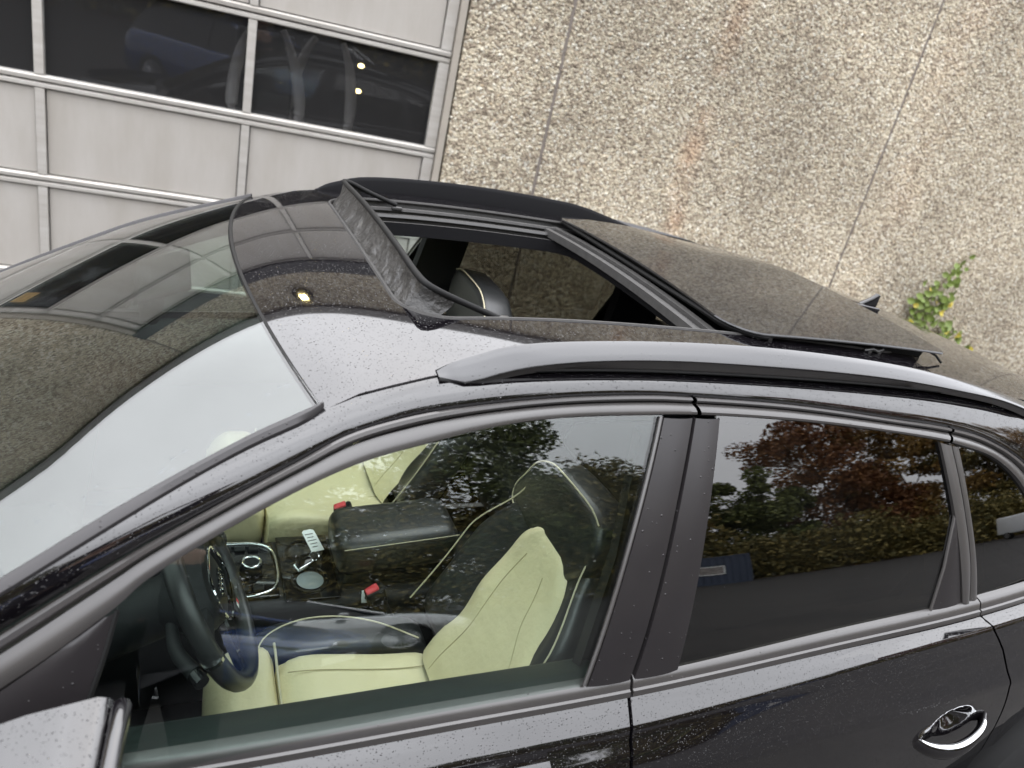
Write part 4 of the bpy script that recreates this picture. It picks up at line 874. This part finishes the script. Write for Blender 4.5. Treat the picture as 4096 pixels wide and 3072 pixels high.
disc("knob_base", (-.112,-.010,CZ+.008), .036, .008, GLOSSBLK, cn)
for i in range(4):
    for sx in (-1, 1): rbox("button", (.026,.020,.008), DARKPL, cn, (-.20+.034*i, sx*.078,CZ+.008), bev=.003)
rbox("shift_panel", (.10,.075,.010), CHROME, cn, (-.215,.0,CZ+.008), bev=.012)
rbox("shift_gaiter", (.085,.06,.014), GLOSSBLK, cn, (-.215,.0,CZ+.012), bev=.008)
tube("gear_stick", [(-.225,0,CZ+.01),(-.215,0,CZ+.075)], .014, BLACKL, cn, 12); rbox("gear_knob", (.075,.052,.05), BLACKL, cn, (-.21,0,CZ+.10), bev=.022)
for yy in (.058, -.058):
    V, F = gridVF([[(.030+r_*math.cos(a), yy+r_*math.sin(a), CZ+z) for a in np.linspace(0, 2*math.pi, 32, endpoint=False)] for r_, z in ((.050,.001),(.048,.006),(.043,.006),(.040,.001),(.038,.0005),(.002,.0003))], closed_u=True); mesh("cup_holder", V, F, GLOSSBLK, cn)
disc("holder_mat", (.030,-.058,CZ+.002), .034, .002, mat("grey_mat", (.22,.25,.25), .5), cn)
rbox("holder_tray", (.135,.255,.004), GLOSSBLK, cn, (.030,0,CZ+.0005), bev=.001)
ar = rbox("armrest", (.325,.185,.115), BLACKL, cn, (.245,-.012,.672), (0,R(-5),0), bev=.038, segs=5)
tube("armrest_seam", [(.095+.30*t, -.012-.090+.0*t, .700+.028*t) for t in np.linspace(0, 1, 20)], .0010, PIPING, ar, 5); bpy.data.objects[ar.children[0].name].matrix_parent_inverse = Matrix.Translation((.245,-.012,.672)).inverted()
ar.children[0].matrix_parent_inverse = (Matrix.Translation((.245,-.012,.672)) @ Matrix.Rotation(R(-5),4,'Y')).inverted()
rbox("armrest_base", (.30,.15,.10), DARKPL, cn, (.26,0,.60), bev=.01)
# belt buckles
for (x, y, z), rot, yb in (((.180,-.150,.590),(0,R(-20),R(8)),-.15), ((.142,.128,.650),(0,R(-20),R(-8)),.125)):
    bk = rbox("belt_buckle", (.050,.030,.052), DARKPL, car, (x,y,z), rot, bev=.006); rbox("release_button", (.034,.022,.010), REDBTN, bk, (-.006,0,.026), (0,R(-8),0), bev=.004); rbox("tongue_slot", (.006,.020,.006), RUBBER, bk, (.017,0,.0255), bev=.001)
    tube("buckle_stalk", [(.01,0,-.02),(.03,0,-.16)], .010, DARKPL, bk, 8)
# parking permit with number 35 and warning tag on the console flank
pm = rbox("permit_card", (.036,.003,.032), WHITEPL, cn, (.165,-.137,.578), (R(-20),0,R(0)), bev=.001)
text("permit_number", "35", .024, INK, pm, frame((0,-.0022,0), (-1,0,0), (0,0,1)))

# key with paper tag, lying in the cup holder
ky = empty("car_key", (.030,.040,CZ+.012)); tag(ky, "silver car key with a white plastic tag lying by the cup holders", "key")
rbox("key_body", (.055,.026,.011), CHROME, ky, (-.012,-.055,.010), (R(12),R(-10),R(28)), bev=.005)
rbox("key_cover", (.040,.020,.004), GLOSSBLK, ky, (-.012,-.055,.0165), (R(12),R(-10),R(28)), bev=.002)
tube("key_ring", [(.016+.013*math.cos(a), -.035+.013*math.sin(a), .016+.004*math.sin(a)) for a in np.linspace(0, 2*math.pi, 24, endpoint=False)], .0014, CHROME, ky, 6, closed=True)
tg = prism("paper_tag", [(-.017,-.042),(.017,-.042),(.017,.036),(.010,.043),(-.010,.043),(-.017,.036)], .0016, WHITEPL, ky, frame((.020,.022,.024), (1,.22,0), (-.22,1,.10)), bev=.0004, segs=1)
for i in range(5):
    w_ = (.022,.018,.024,.02,.015)[i]
    prism("tag_line", [(-w_/2,-.0013),(w_/2,-.0013),(w_/2,.0013),(-w_/2,.0013)], .0004, INK, tg, frame((.020,.022,.0252), (1,.22,0), (-.22,1,.10)) @ Matrix.Translation((-.002,.024-.0125*i,.0003)), bev=0)

# larger raindrops standing on the glass and paint
WATER = glass("water", (.93,.94,.95), -.02, 0, .16)
def bead(mb, c, n_, r_, elong=1.25):
    n_ = Vector(n_).normalized(); a = n_.cross(Vector((0,1,0))).normalized(); b = n_.cross(a); rows = []
    for k in range(4): t = k/3*math.pi/2; rows.append([Vector(c)+a*(r_*elong*math.cos(t)*math.cos(q))+b*(r_*math.cos(t)*math.sin(q))+n_*(r_*.34*math.sin(t)) for q in np.linspace(0, 2*math.pi, 9, endpoint=False)])
    mb.add(*gridVF(rows, closed_u=True))
wdp = MB()
line = [(-.508,-.645),(-.49,-.665),(-.47,-.66),(-.455,-.655),(-.44,-.672),(-.415,-.66),(-.40,-.655),(-.39,-.67),(-.345,-.648),(-.34,-.66),(-.322,-.655),(-.318,-.642),(-.315,-.664),(-.308,-.648),(-.30,-.640),(-.262,-.622),(-.25,-.615),(-.24,-.612),(-.215,-.60),(-.185,-.575),(-.178,-.572),(-.172,-.568),(-.165,-.56)]
for x, y in line:
    for j in range(2):
        xx, yy = x+rng.gauss(0,.006), y+rng.gauss(0,.006); h_ = 1e-3; n_ = (-(zroof(xx+h_,yy)-zroof(xx-h_,yy))/(2*h_), -(zroof(xx,yy+h_)-zroof(xx,yy-h_))/(2*h_), 1)
        bead(wdp, (xx, yy, zroof(xx, yy)+.0036), n_, rng.uniform(.0014,.0036) if j == 0 else rng.uniform(.0006,.0014))
o_ = wdp.build("water_drops", WATER, car, sharp=None); tag(o_, kind="stuff")
sdp = MB()
for i in range(150):
    x = rng.uniform(-.3, .44) if i < 70 else rng.uniform(.58, 1.15); zt = GTz(x)-.006; z = zt-abs(rng.gauss(0, .022)) if i % 3 else rng.uniform(zb(x)+.05, zt)
    bead(sdp, (x, yside(x, z)+.0018, z), (0,-.9,.42), rng.uniform(.0006,.0019))
for i in range(0):
    t = rng.random(); z = .99+.39*t; x = F_B(z)+rng.choice((-1,1))*rng.uniform(.006,.055); bead(sdp, (x, yside(x, z)-.0042, z), (0,-.9,.42), rng.uniform(.0008,.0018), 1.6)
o_ = sdp.build("water_drops", WATER, car, sharp=None); tag(o_, kind="stuff")

# ------------------------------------------------------------------ what stands on the camera's side (seen mirrored in the windows and paint)
BARK = mat("bark", (.07,.05,.035), .9, noise=(12,.8,(.12,.09,.06)), bump=(18,.8,.03))
def leafmat(name, c1, c2):
    m = mat(name, c1, .6, spec=.3); N, L = m.node_tree.nodes, m.node_tree.links; gm = N.new("ShaderNodeNewGeometry"); cr = N.new("ShaderNodeValToRGB")
    cr.color_ramp.elements[0].color = (*c1, 1); cr.color_ramp.elements[1].color = (*c2, 1); L.new(gm.outputs["Random Per Island"], cr.inputs[0]); L.new(cr.outputs[0], N["Principled BSDF"].inputs["Base Color"]); return m
LM = {"rust": leafmat("rust_leaves", (.12,.045,.022), (.27,.125,.045)), "amber": leafmat("amber_leaves", (.16,.095,.03), (.36,.22,.06)), "green": leafmat("green_leaves", (.05,.065,.022), (.17,.19,.05)), "olive": leafmat("olive_leaves", (.08,.08,.03), (.26,.20,.06))}
def tree(x, y, h, rad, kind, label, n=24000, low=.06):
    r = np.random.default_rng(int(abs(x*37+y*91)*10) % 99991); t = empty("leafy_tree", (x, y, 0)); tag(t, label, "tree", "autumn trees across the yard")
    tr = MB(); tr.add(*tubeVF(spl([(0,0,-.1),(.1,.05,h*.25),(-.05,0,h*.5),(.05,.1,h*.85)], 14), [.20*(1-i/15) for i in range(14)], 9))
    cl = []
    for i in range(80):
        a = r.uniform(0, 6.28); zz = h*(low+(.97-low)*r.random()); rr = rad*math.sqrt(max(.05, 1-((zz/h-.5)/.62)**2))*r.uniform(.25, .95); cl.append((rr*math.cos(a), rr*math.sin(a), zz, rad*r.uniform(.16, .34)))
        if i < 12: tr.add(*tubeVF(spl([(0,0,zz*.6),(rr*.5*math.cos(a), rr*.5*math.sin(a), zz*.85),(rr*math.cos(a), rr*math.sin(a), zz)], 7), [.06*(1-j/8) for j in range(7)], 5))
    tr.build("trunk", BARK, t)
    c = np.array(cl)[r.integers(0, len(cl), n)]; d = r.normal(size=(n, 3)); d /= np.linalg.norm(d, axis=1)[:, None]; P = c[:, :3]+d*c[:, 3:]*r.random((n, 1))**.4*np.array((1,1,.8))
    sc = r.uniform(.10, .24, n); u = r.normal(size=(n, 3)); u /= np.linalg.norm(u, axis=1)[:, None]; w = np.cross(u, r.normal(size=(n, 3))); w /= np.linalg.norm(w, axis=1)[:, None]
    V = np.stack([P-u*sc[:, None], P+w*sc[:, None]*.6, P+u*sc[:, None], P-w*sc[:, None]*.6], 1).reshape(-1, 3); F = np.arange(n*4).reshape(-1, 4)
    mesh("crown", V.tolist(), F.tolist(), LM[kind], t, smooth=False)
for x, y, h, rad, k, lab in ((-16,-30,15,5.5,"amber","amber-leaved tree at the left end of the row"), (-6,-31,15,5.5,"green","green tree straight across the yard from the windscreen"), (3,-31,15.5,5.5,"olive","broad olive tree across from the front door"),
        (11,-29,18,5.8,"green","tallest green tree of the row, left of the blue container"), (18.5,-31,14.5,5.0,"olive","olive tree just behind the blue container"), (23,-33,12.5,4.2,"amber","low amber tree behind the right end of the blue container"),
        (28,-29,12.5,4.0,"green","low green tree right beside the blue container"), (35,-28,19,6.0,"rust","tall rust-red tree in the middle of the row"), (41,-26,18,5.5,"amber","amber-leaved tree next to the rust-red one"),
        (46,-22,17,5.5,"olive","olive tree towards the white van"), (50,-16,17,5.8,"amber","amber-leaved tree behind the white van"), (54,-9,17,6,"green","green tree at the far right end of the row"), (57,0,17,6,"olive","olive tree past the end of the row, level with the black car")):
    tree(x, y, h, rad, k, lab)
hg = np.random.default_rng(5); n = 130000; tt = hg.random(n); ang = tt*76-16; cx = ang; cy = -29.0+np.clip((ang-20)/33, 0, 1.1)*16; P = np.stack([cx+hg.normal(0,.7,n), cy+1.6+hg.normal(0,.9,n), hg.random(n)**.75*np.where(cx < 22, 13.5, 5.0)*(.72+.20*np.sin(cx*.9)+.16*np.sin(cx*2.3+1)+.10*np.sin(cx*5.1))], 1)
u = hg.normal(size=(n,3)); u /= np.linalg.norm(u, axis=1)[:,None]; w = np.cross(u, hg.normal(size=(n,3))); w /= np.linalg.norm(w, axis=1)[:,None]; sc = hg.uniform(.10,.22,n)[:,None]
V = np.stack([P-u*sc, P+w*sc*.6, P+u*sc, P-w*sc*.6], 1).reshape(-1,3); hd_ = mesh("undergrowth", V.tolist(), np.arange(n*4).reshape(-1,4).tolist(), LM["olive"], None, smooth=False); tag(hd_, "dense green undergrowth along the foot of the trees", "undergrowth", kind="stuff")
n = 7000; tt = hg.random(n); ang = tt*76-16; P = np.stack([ang, -29.0+np.clip((ang-20)/33,0,1.1)*16+2.6+np.abs(hg.normal(0,.7,n)), np.full(n,.012)], 1); th = hg.uniform(0,6.28,n); sc = hg.uniform(.03,.06,n)
V = np.stack([P+np.stack([np.cos(th+k*1.57)*sc, np.sin(th+k*1.57)*sc, hg.uniform(-.004,.01,n)], 1) for k in range(4)], 1).reshape(-1,3); o_ = mesh("leaf_litter", V.tolist(), np.arange(n*4).reshape(-1,4).tolist(), LM["rust"], None, smooth=False); tag(o_, "fallen brown leaves along the edge of the yard", "leaves", kind="stuff")

# dark blue container with a framed notice
NAVY = mat("navy_sheet", (.035,.05,.09), .5, noise=(4,.6,(.05,.065,.10)))
ct = empty("storage_container", (19.7,-24.0,0), rz=R(38)); tag(ct, "dark blue steel storage container with a white framed notice", "container")
pts = []; 
for i in range(49): pts.append((-1.9+3.8*i/48, (0 if (i//2) % 2 else -.04)))
V, F = gridVF([[(x, 1.2+y, z) for x, y in pts] for z in (.1, 2.5)]); mesh("side_wall", V, F, NAVY, ct, smooth=False); V, F = gridVF([[(x, -1.2-y, z) for x, y in pts] for z in (.1, 2.5)]); mesh("side_wall", V, F, NAVY, ct, smooth=False)
MB().box((-1.92,-1.22,2.46), (1.92,1.22,2.6)).build("container_roof", NAVY, ct, smooth=False); MB().box((-1.92,-1.22,0), (1.92,1.22,.14)).build("base_frame", NAVY, ct, smooth=False)
for x in (-1.89, 1.89): MB().box((x-.03,-1.2,.12), (x+.03,1.2,2.48)).build("end_wall", NAVY, ct, smooth=False)
nt = MB().box((-.45,1.215,.95), (.75,1.235,1.75)).build("notice_board", WHITEPL, ct, smooth=False); MB().box((-.37,1.2352,1.03), (.67,1.2375,1.67)).build("notice_print", mat("faded_print", (.42,.38,.36), .6, noise=(6,.5,(.14,.12,.11))), nt, smooth=False)

# parked cars opposite
def parked(name, loc, rz, paint, label, L_=4.6, hgt=1.46, wid=1.82, hatch=False, emblem=False):
    pc = empty(name, loc, rz=rz); tag(pc, label, "car", "cars parked opposite"); h = wid/2        # nose towards +x
    st = [(-L_/2,.35,.62,.80),(-L_/2+.12,.24,.92,.92),(-L_/2+.6,.20,.96,.98),(-.6,.18,.95,1),(.55,.18,.93,1),(1.1,.18,.92,.99),(L_/2-.6,.20,.84,.95),(L_/2-.2,.24,.70,.86),(L_/2,.34,.56,.66)]
    rows = []
    for x, z0, z1, w in spl(st, 40):
        rows.append([(x, q*w*h*k, z) for q, k, z in ((-1,.86,z0),(-1,1,z0+.12),(-1,1.0,(z0+z1)/2),(-1,.97,z1-.06),(-1,.90,z1),(-.5,.9,z1+.035),(0,.9,z1+.045),(.5,.9,z1+.035),(1,.90,z1),(1,.97,z1-.06),(1,1,(z0+z1)/2),(1,1,z0+.12),(1,.86,z0))])
    V, F = gridVF(rows, caps=True); bd = mesh("body", V, F, paint, pc, sharp=50)
    gh = [(-1.95 if not hatch else -L_/2+.10,.93,.80),(-1.35 if not hatch else -L_/2+.45,hgt-.10,.70),(-.5,hgt-.02,.68),(.1,hgt-.02,.68),(.42,hgt-.10,.70),(1.25,.93,.80)]
    g2 = spl([(x, z, w) for x, z, w in gh], 26); V, F = gridVF([[(x, -.90*h, .90),(x, -(.80+w*.1)*h*.92, .90+(z-.90)*.5),(x, -w*h, z),(x, 0, z+.02),(x, w*h, z),(x, (.80+w*.1)*h*.92, .90+(z-.90)*.5),(x, .90*h, .90)] for x, z, w in g2]); mesh("window_band", V, F, GLOSSBLK, pc, sharp=60)
    top = [p for p in g2 if p[1] > hgt-.14]; V, F = gridVF([[(x, q*w*h*1.01, z+.006+.02*(1-q*q)) for q in np.linspace(-1, 1, 7)] for x, z, w in top]); mesh("roof", V, F, paint, pc)
    for sg in (-1, 1):
        tube("window_pillar", [(.42,sg*.70*h,hgt-.10),(1.25,sg*.86*h,.94)], .030, paint, pc, 6); tube("window_pillar", [(-.15,sg*.69*h,hgt-.03),(-.1,sg*.90*h,.94)], .025, GLOSSBLK, pc, 6)
        hl = spl([(L_/2-.62,sg*.80*h,.78),(L_/2-.30,sg*.72*h,.70),(L_/2-.06,sg*.56*h,.60)], 10); V, F = gridVF([[(x+.03, y*1.06, z+dz) for x, y, z in hl] for dz in (.05, .0, -.05)]); mesh("headlight", V, F, CHROME, pc); V, F = gridVF([[(x+.036, y*1.065, z+dz) for x, y, z in hl[:5]] for dz in (-.01, -.04)]); mesh("indicator", V, F, mat("amber_lens", (.7,.22,.03), .3), pc)
        rbox("wing_mirror", (.12,.20,.13), paint, pc, (.78,sg*(h+.08),.98), bev=.04)
        for x in (-L_*.29, L_*.30): 
            w_ = wheel(x, -sg, pc, ALLOY, .32, .21, h-.10, 13)
            disc("wheel_well", (x, sg*(h-.125), .34), .37, .22, RUBBER, pc).rotation_euler = (R(90),0,0)
    V, F = gridVF([[(L_/2-.03-.03*abs(q)**2, q*.52*h, z) for q in np.linspace(-1, 1, 9)] for z in (.36,.52)]); mesh("grille", V, F, GLOSSBLK, pc)
    tube("chrome_bar", [(L_/2+.0-.05*abs(q)**2, q*.62*h, .585+.02*q*q) for q in np.linspace(-1, 1, 15)], .018, CHROME, pc, 6)
    if emblem: o = disc("badge", (L_/2+.01,0,.60), .075, .03, CHROME, pc); o.rotation_euler = (0,R(78),0); o.scale = (.75,1.25,1)
    rbox("number_plate", (.02,.50,.11), WHITEPL, pc, (L_/2+.0,0,.38), bev=.004)
    return pc
parked("parked_saloon", (0.25,-8.35,0), R(4), mat("silver_grey_paint", (.55,.56,.57), .25, metal=.5, coat=1), "silver-grey saloon parked alongside opposite, front towards the trees", 4.75)
parked("parked_hatchback", (-1.1,-6.15,0), R(36), mat("blue_paint", (.014,.045,.17), .15, coat=1), "dark blue hatchback parked nose out in front of the saloon", 4.1, 1.42, 1.72, True, True)
vn = empty("delivery_van", (31.0,-13.6,0), rz=R(118)); tag(vn, "white box van parked at the end of the tree row", "van")
WV = mat("white_van_paint", (.78,.79,.80), .3, coat=.6)
rbox("cargo_body", (3.6,1.95,1.55), WV, vn, (-.4,0,1.28), bev=.12, taper=(.98,.90)); rbox("bonnet", (1.3,1.85,.62), WV, vn, (1.9,0,.80), bev=.14)
V, F = gridVF([[(1.30,y,2.0),(2.05,y*1.05,1.15)] for y in np.linspace(-.8,.8,6)]); mesh("windscreen", V, F, GLOSSBLK, vn)
for sg in (-1, 1):
    MB().box((.75,sg*.955-.01,1.28), (1.40,sg*.955+.01,1.78)).build("side_window", GLOSSBLK, vn, smooth=False)
    for x in (-1.35, 1.65): wheel(x, -sg, vn, ALLOY, .33, .22, .86, 8)

# the person taking the picture, phone held up in both hands
SKIN = mat("skin", (.48,.30,.22), .55); JACKET = mat("dark_jacket", (.014,.015,.018), .8, noise=(20,.5,(.02,.021,.025))); TROUSERS = mat("grey_trousers", (.045,.045,.05), .85); HAIR = mat("brown_hair", (.035,.02,.012), .6); SHOE = mat("black_shoe", (.015,.014,.014), .5)
camP = cam.matrix_world.translation.copy(); cR, cU, cF = _R.normalized(), -_D.normalized(), _f.normalized()
phC = camP-cF*.040
ph = prism("mobile_phone", [(-.074,-.034),(-.070,-.037),(.070,-.037),(.074,-.034),(.074,.034),(.070,.037),(-.070,.037),(-.074,.034)], .009, GLOSSBLK, None, frame(phC, cR, cU), bev=.002, segs=2)
tag(ph, "black phone held up sideways by the person beside the car", "phone")
pr = empty("person", (-.42,-2.08,0)); tag(pr, "person in dark jacket and grey trousers holding up a phone beside the car", "person"); PO = Vector((-.42,-2.08,0))
def skinned(name, pts, edges, rad, m, par, sub=2):
    me = bpy.data.meshes.new(name); me.from_pydata([tuple(p_) for p_ in pts], edges, []); me.materials.append(m); o = bpy.data.objects.new(name, me); COL.objects.link(o); o.parent = par
    md = o.modifiers.new("skin", 'SKIN'); md.use_smooth_shade = True
    if not me.skin_vertices: bpy.context.view_layer.objects.active = o; bpy.ops.mesh.customdata_skin_add()
    for i, r_ in enumerate(rad): me.skin_vertices[0].data[i].radius = r_ if isinstance(r_, tuple) else (r_, r_)
    me.skin_vertices[0].data[0].use_root = True
    o.modifiers.new("subdivision", 'SUBSURF').levels = sub; o.modifiers["subdivision"].render_levels = sub; return o
pts, edg, rad = [(0,0,.96),(0,.01,1.12),(0,.02,1.30),(0,.01,1.43),(0,.0,1.52),(0,.03,1.585),(0,.04,1.66),(0,.02,1.735)], [(i, i+1) for i in range(7)], [(.15,.11),(.14,.10),(.16,.11),(.13,.09),.055,.075,.092,.075]
def add(i, p_, r_): pts.append(tuple(p_)); edg.append((i, len(pts)-1)); rad.append(r_); return len(pts)-1
arms = {}
for sg in (-1, 1):
    k = add(0, (sg*.09,0,.90), .095); k = add(k, (sg*.11,.015,.50), .060); k = add(k, (sg*.12,-.01,.10), .042); k = add(k, (sg*.125,.10,.05), .038); add(k, (sg*.13,.17,.04), .026)
    hand = phC+cR*(sg*.088)-cU*.016-cF*.012-PO; sh = Vector((sg*.185,.01,1.44)); el = Vector((sg*.25,.17,1.42)); wr = hand-cU*.075-cF*.045
    k = add(3, sh, .062); k = add(k, el, .046); k = add(k, wr, .030); pm_ = add(k, hand-cU*.02-cF*.006, (.036,.018)); arms[sg] = (sh, el, wr)
    for q, ln in enumerate((.052,.060,.056,.046)):
        b_ = hand+cU*(.030-.020*q)+cR*(sg*.004); j = add(pm_, b_, .0095); j = add(j, b_+cR*(sg*.004)+cF*.020, .0085); add(j, b_-cR*(sg*ln*.45)+cF*.024, .0075)
    j = add(pm_, hand-cU*.045-cF*.012-cR*(sg*.010), .011); j = add(j, hand-cU*.028-cF*.022-cR*(sg*.030), .0095); add(j, hand-cU*.012-cF*.020-cR*(sg*.046), .008)
nz_ = add(6, (0,.135,1.655), .014)
bd = skinned("body", pts, edg, rad, SKIN, pr)
jp, je, jr = [(0,0,.80),(0,0,.97),(0,.01,1.12),(0,.02,1.30),(0,.01,1.43),(0,.0,1.49)], [(0,1),(1,2),(2,3),(3,4),(4,5)], [(.215,.175),(.205,.165),(.175,.135),(.185,.135),(.155,.115),.075]
for sg in (-1, 1):
    sh, el, wr = arms[sg]; n0 = len(jp); jp += [tuple(sh), tuple(el), tuple(wr)]; je += [(4, n0), (n0, n0+1), (n0+1, n0+2)]; jr += [.080,.062,.044]
skinned("jacket", jp, je, jr, JACKET, pr)
tp, te, tr_ = [(0,0,1.02)], [], [(.170,.130)]
for sg in (-1, 1): n0 = len(tp); tp += [(sg*.09,0,.88),(sg*.11,.015,.50),(sg*.12,-.01,.10)]; te += [(0,n0),(n0,n0+1),(n0+1,n0+2)]; tr_ += [.108,.078,.062]
skinned("trousers", tp, te, tr_, TROUSERS, pr)
for sg in (-1, 1): rbox("shoe", (.10,.29,.085), SHOE, pr, (sg*.125,.075,.044), bev=.03)
bm = bmesh.new(); bmesh.ops.create_uvsphere(bm, u_segments=20, v_segments=12, radius=.108)
for v in bm.verts:
    v.co.x *= .92
    if v.co.y > .03 and v.co.z < .045: v.co.y = .03+(v.co.y-.03)*.1
bmobj("hair", bm, HAIR, pr, (0,.015,1.715))
for sg in (-1, 1): disc("eye", (sg*.034,.122,1.69), .010, .006, INK, pr, 12).rotation_euler = (R(90),0,0); rbox("ear", (.014,.034,.055), SKIN, pr, (sg*.094,.035,1.665), bev=.006)
rbox("mouth", (.042,.008,.010), mat("lips", (.35,.12,.10), .5), pr, (0,.124,1.612), bev=.003)
bpy.context.view_layer.update()
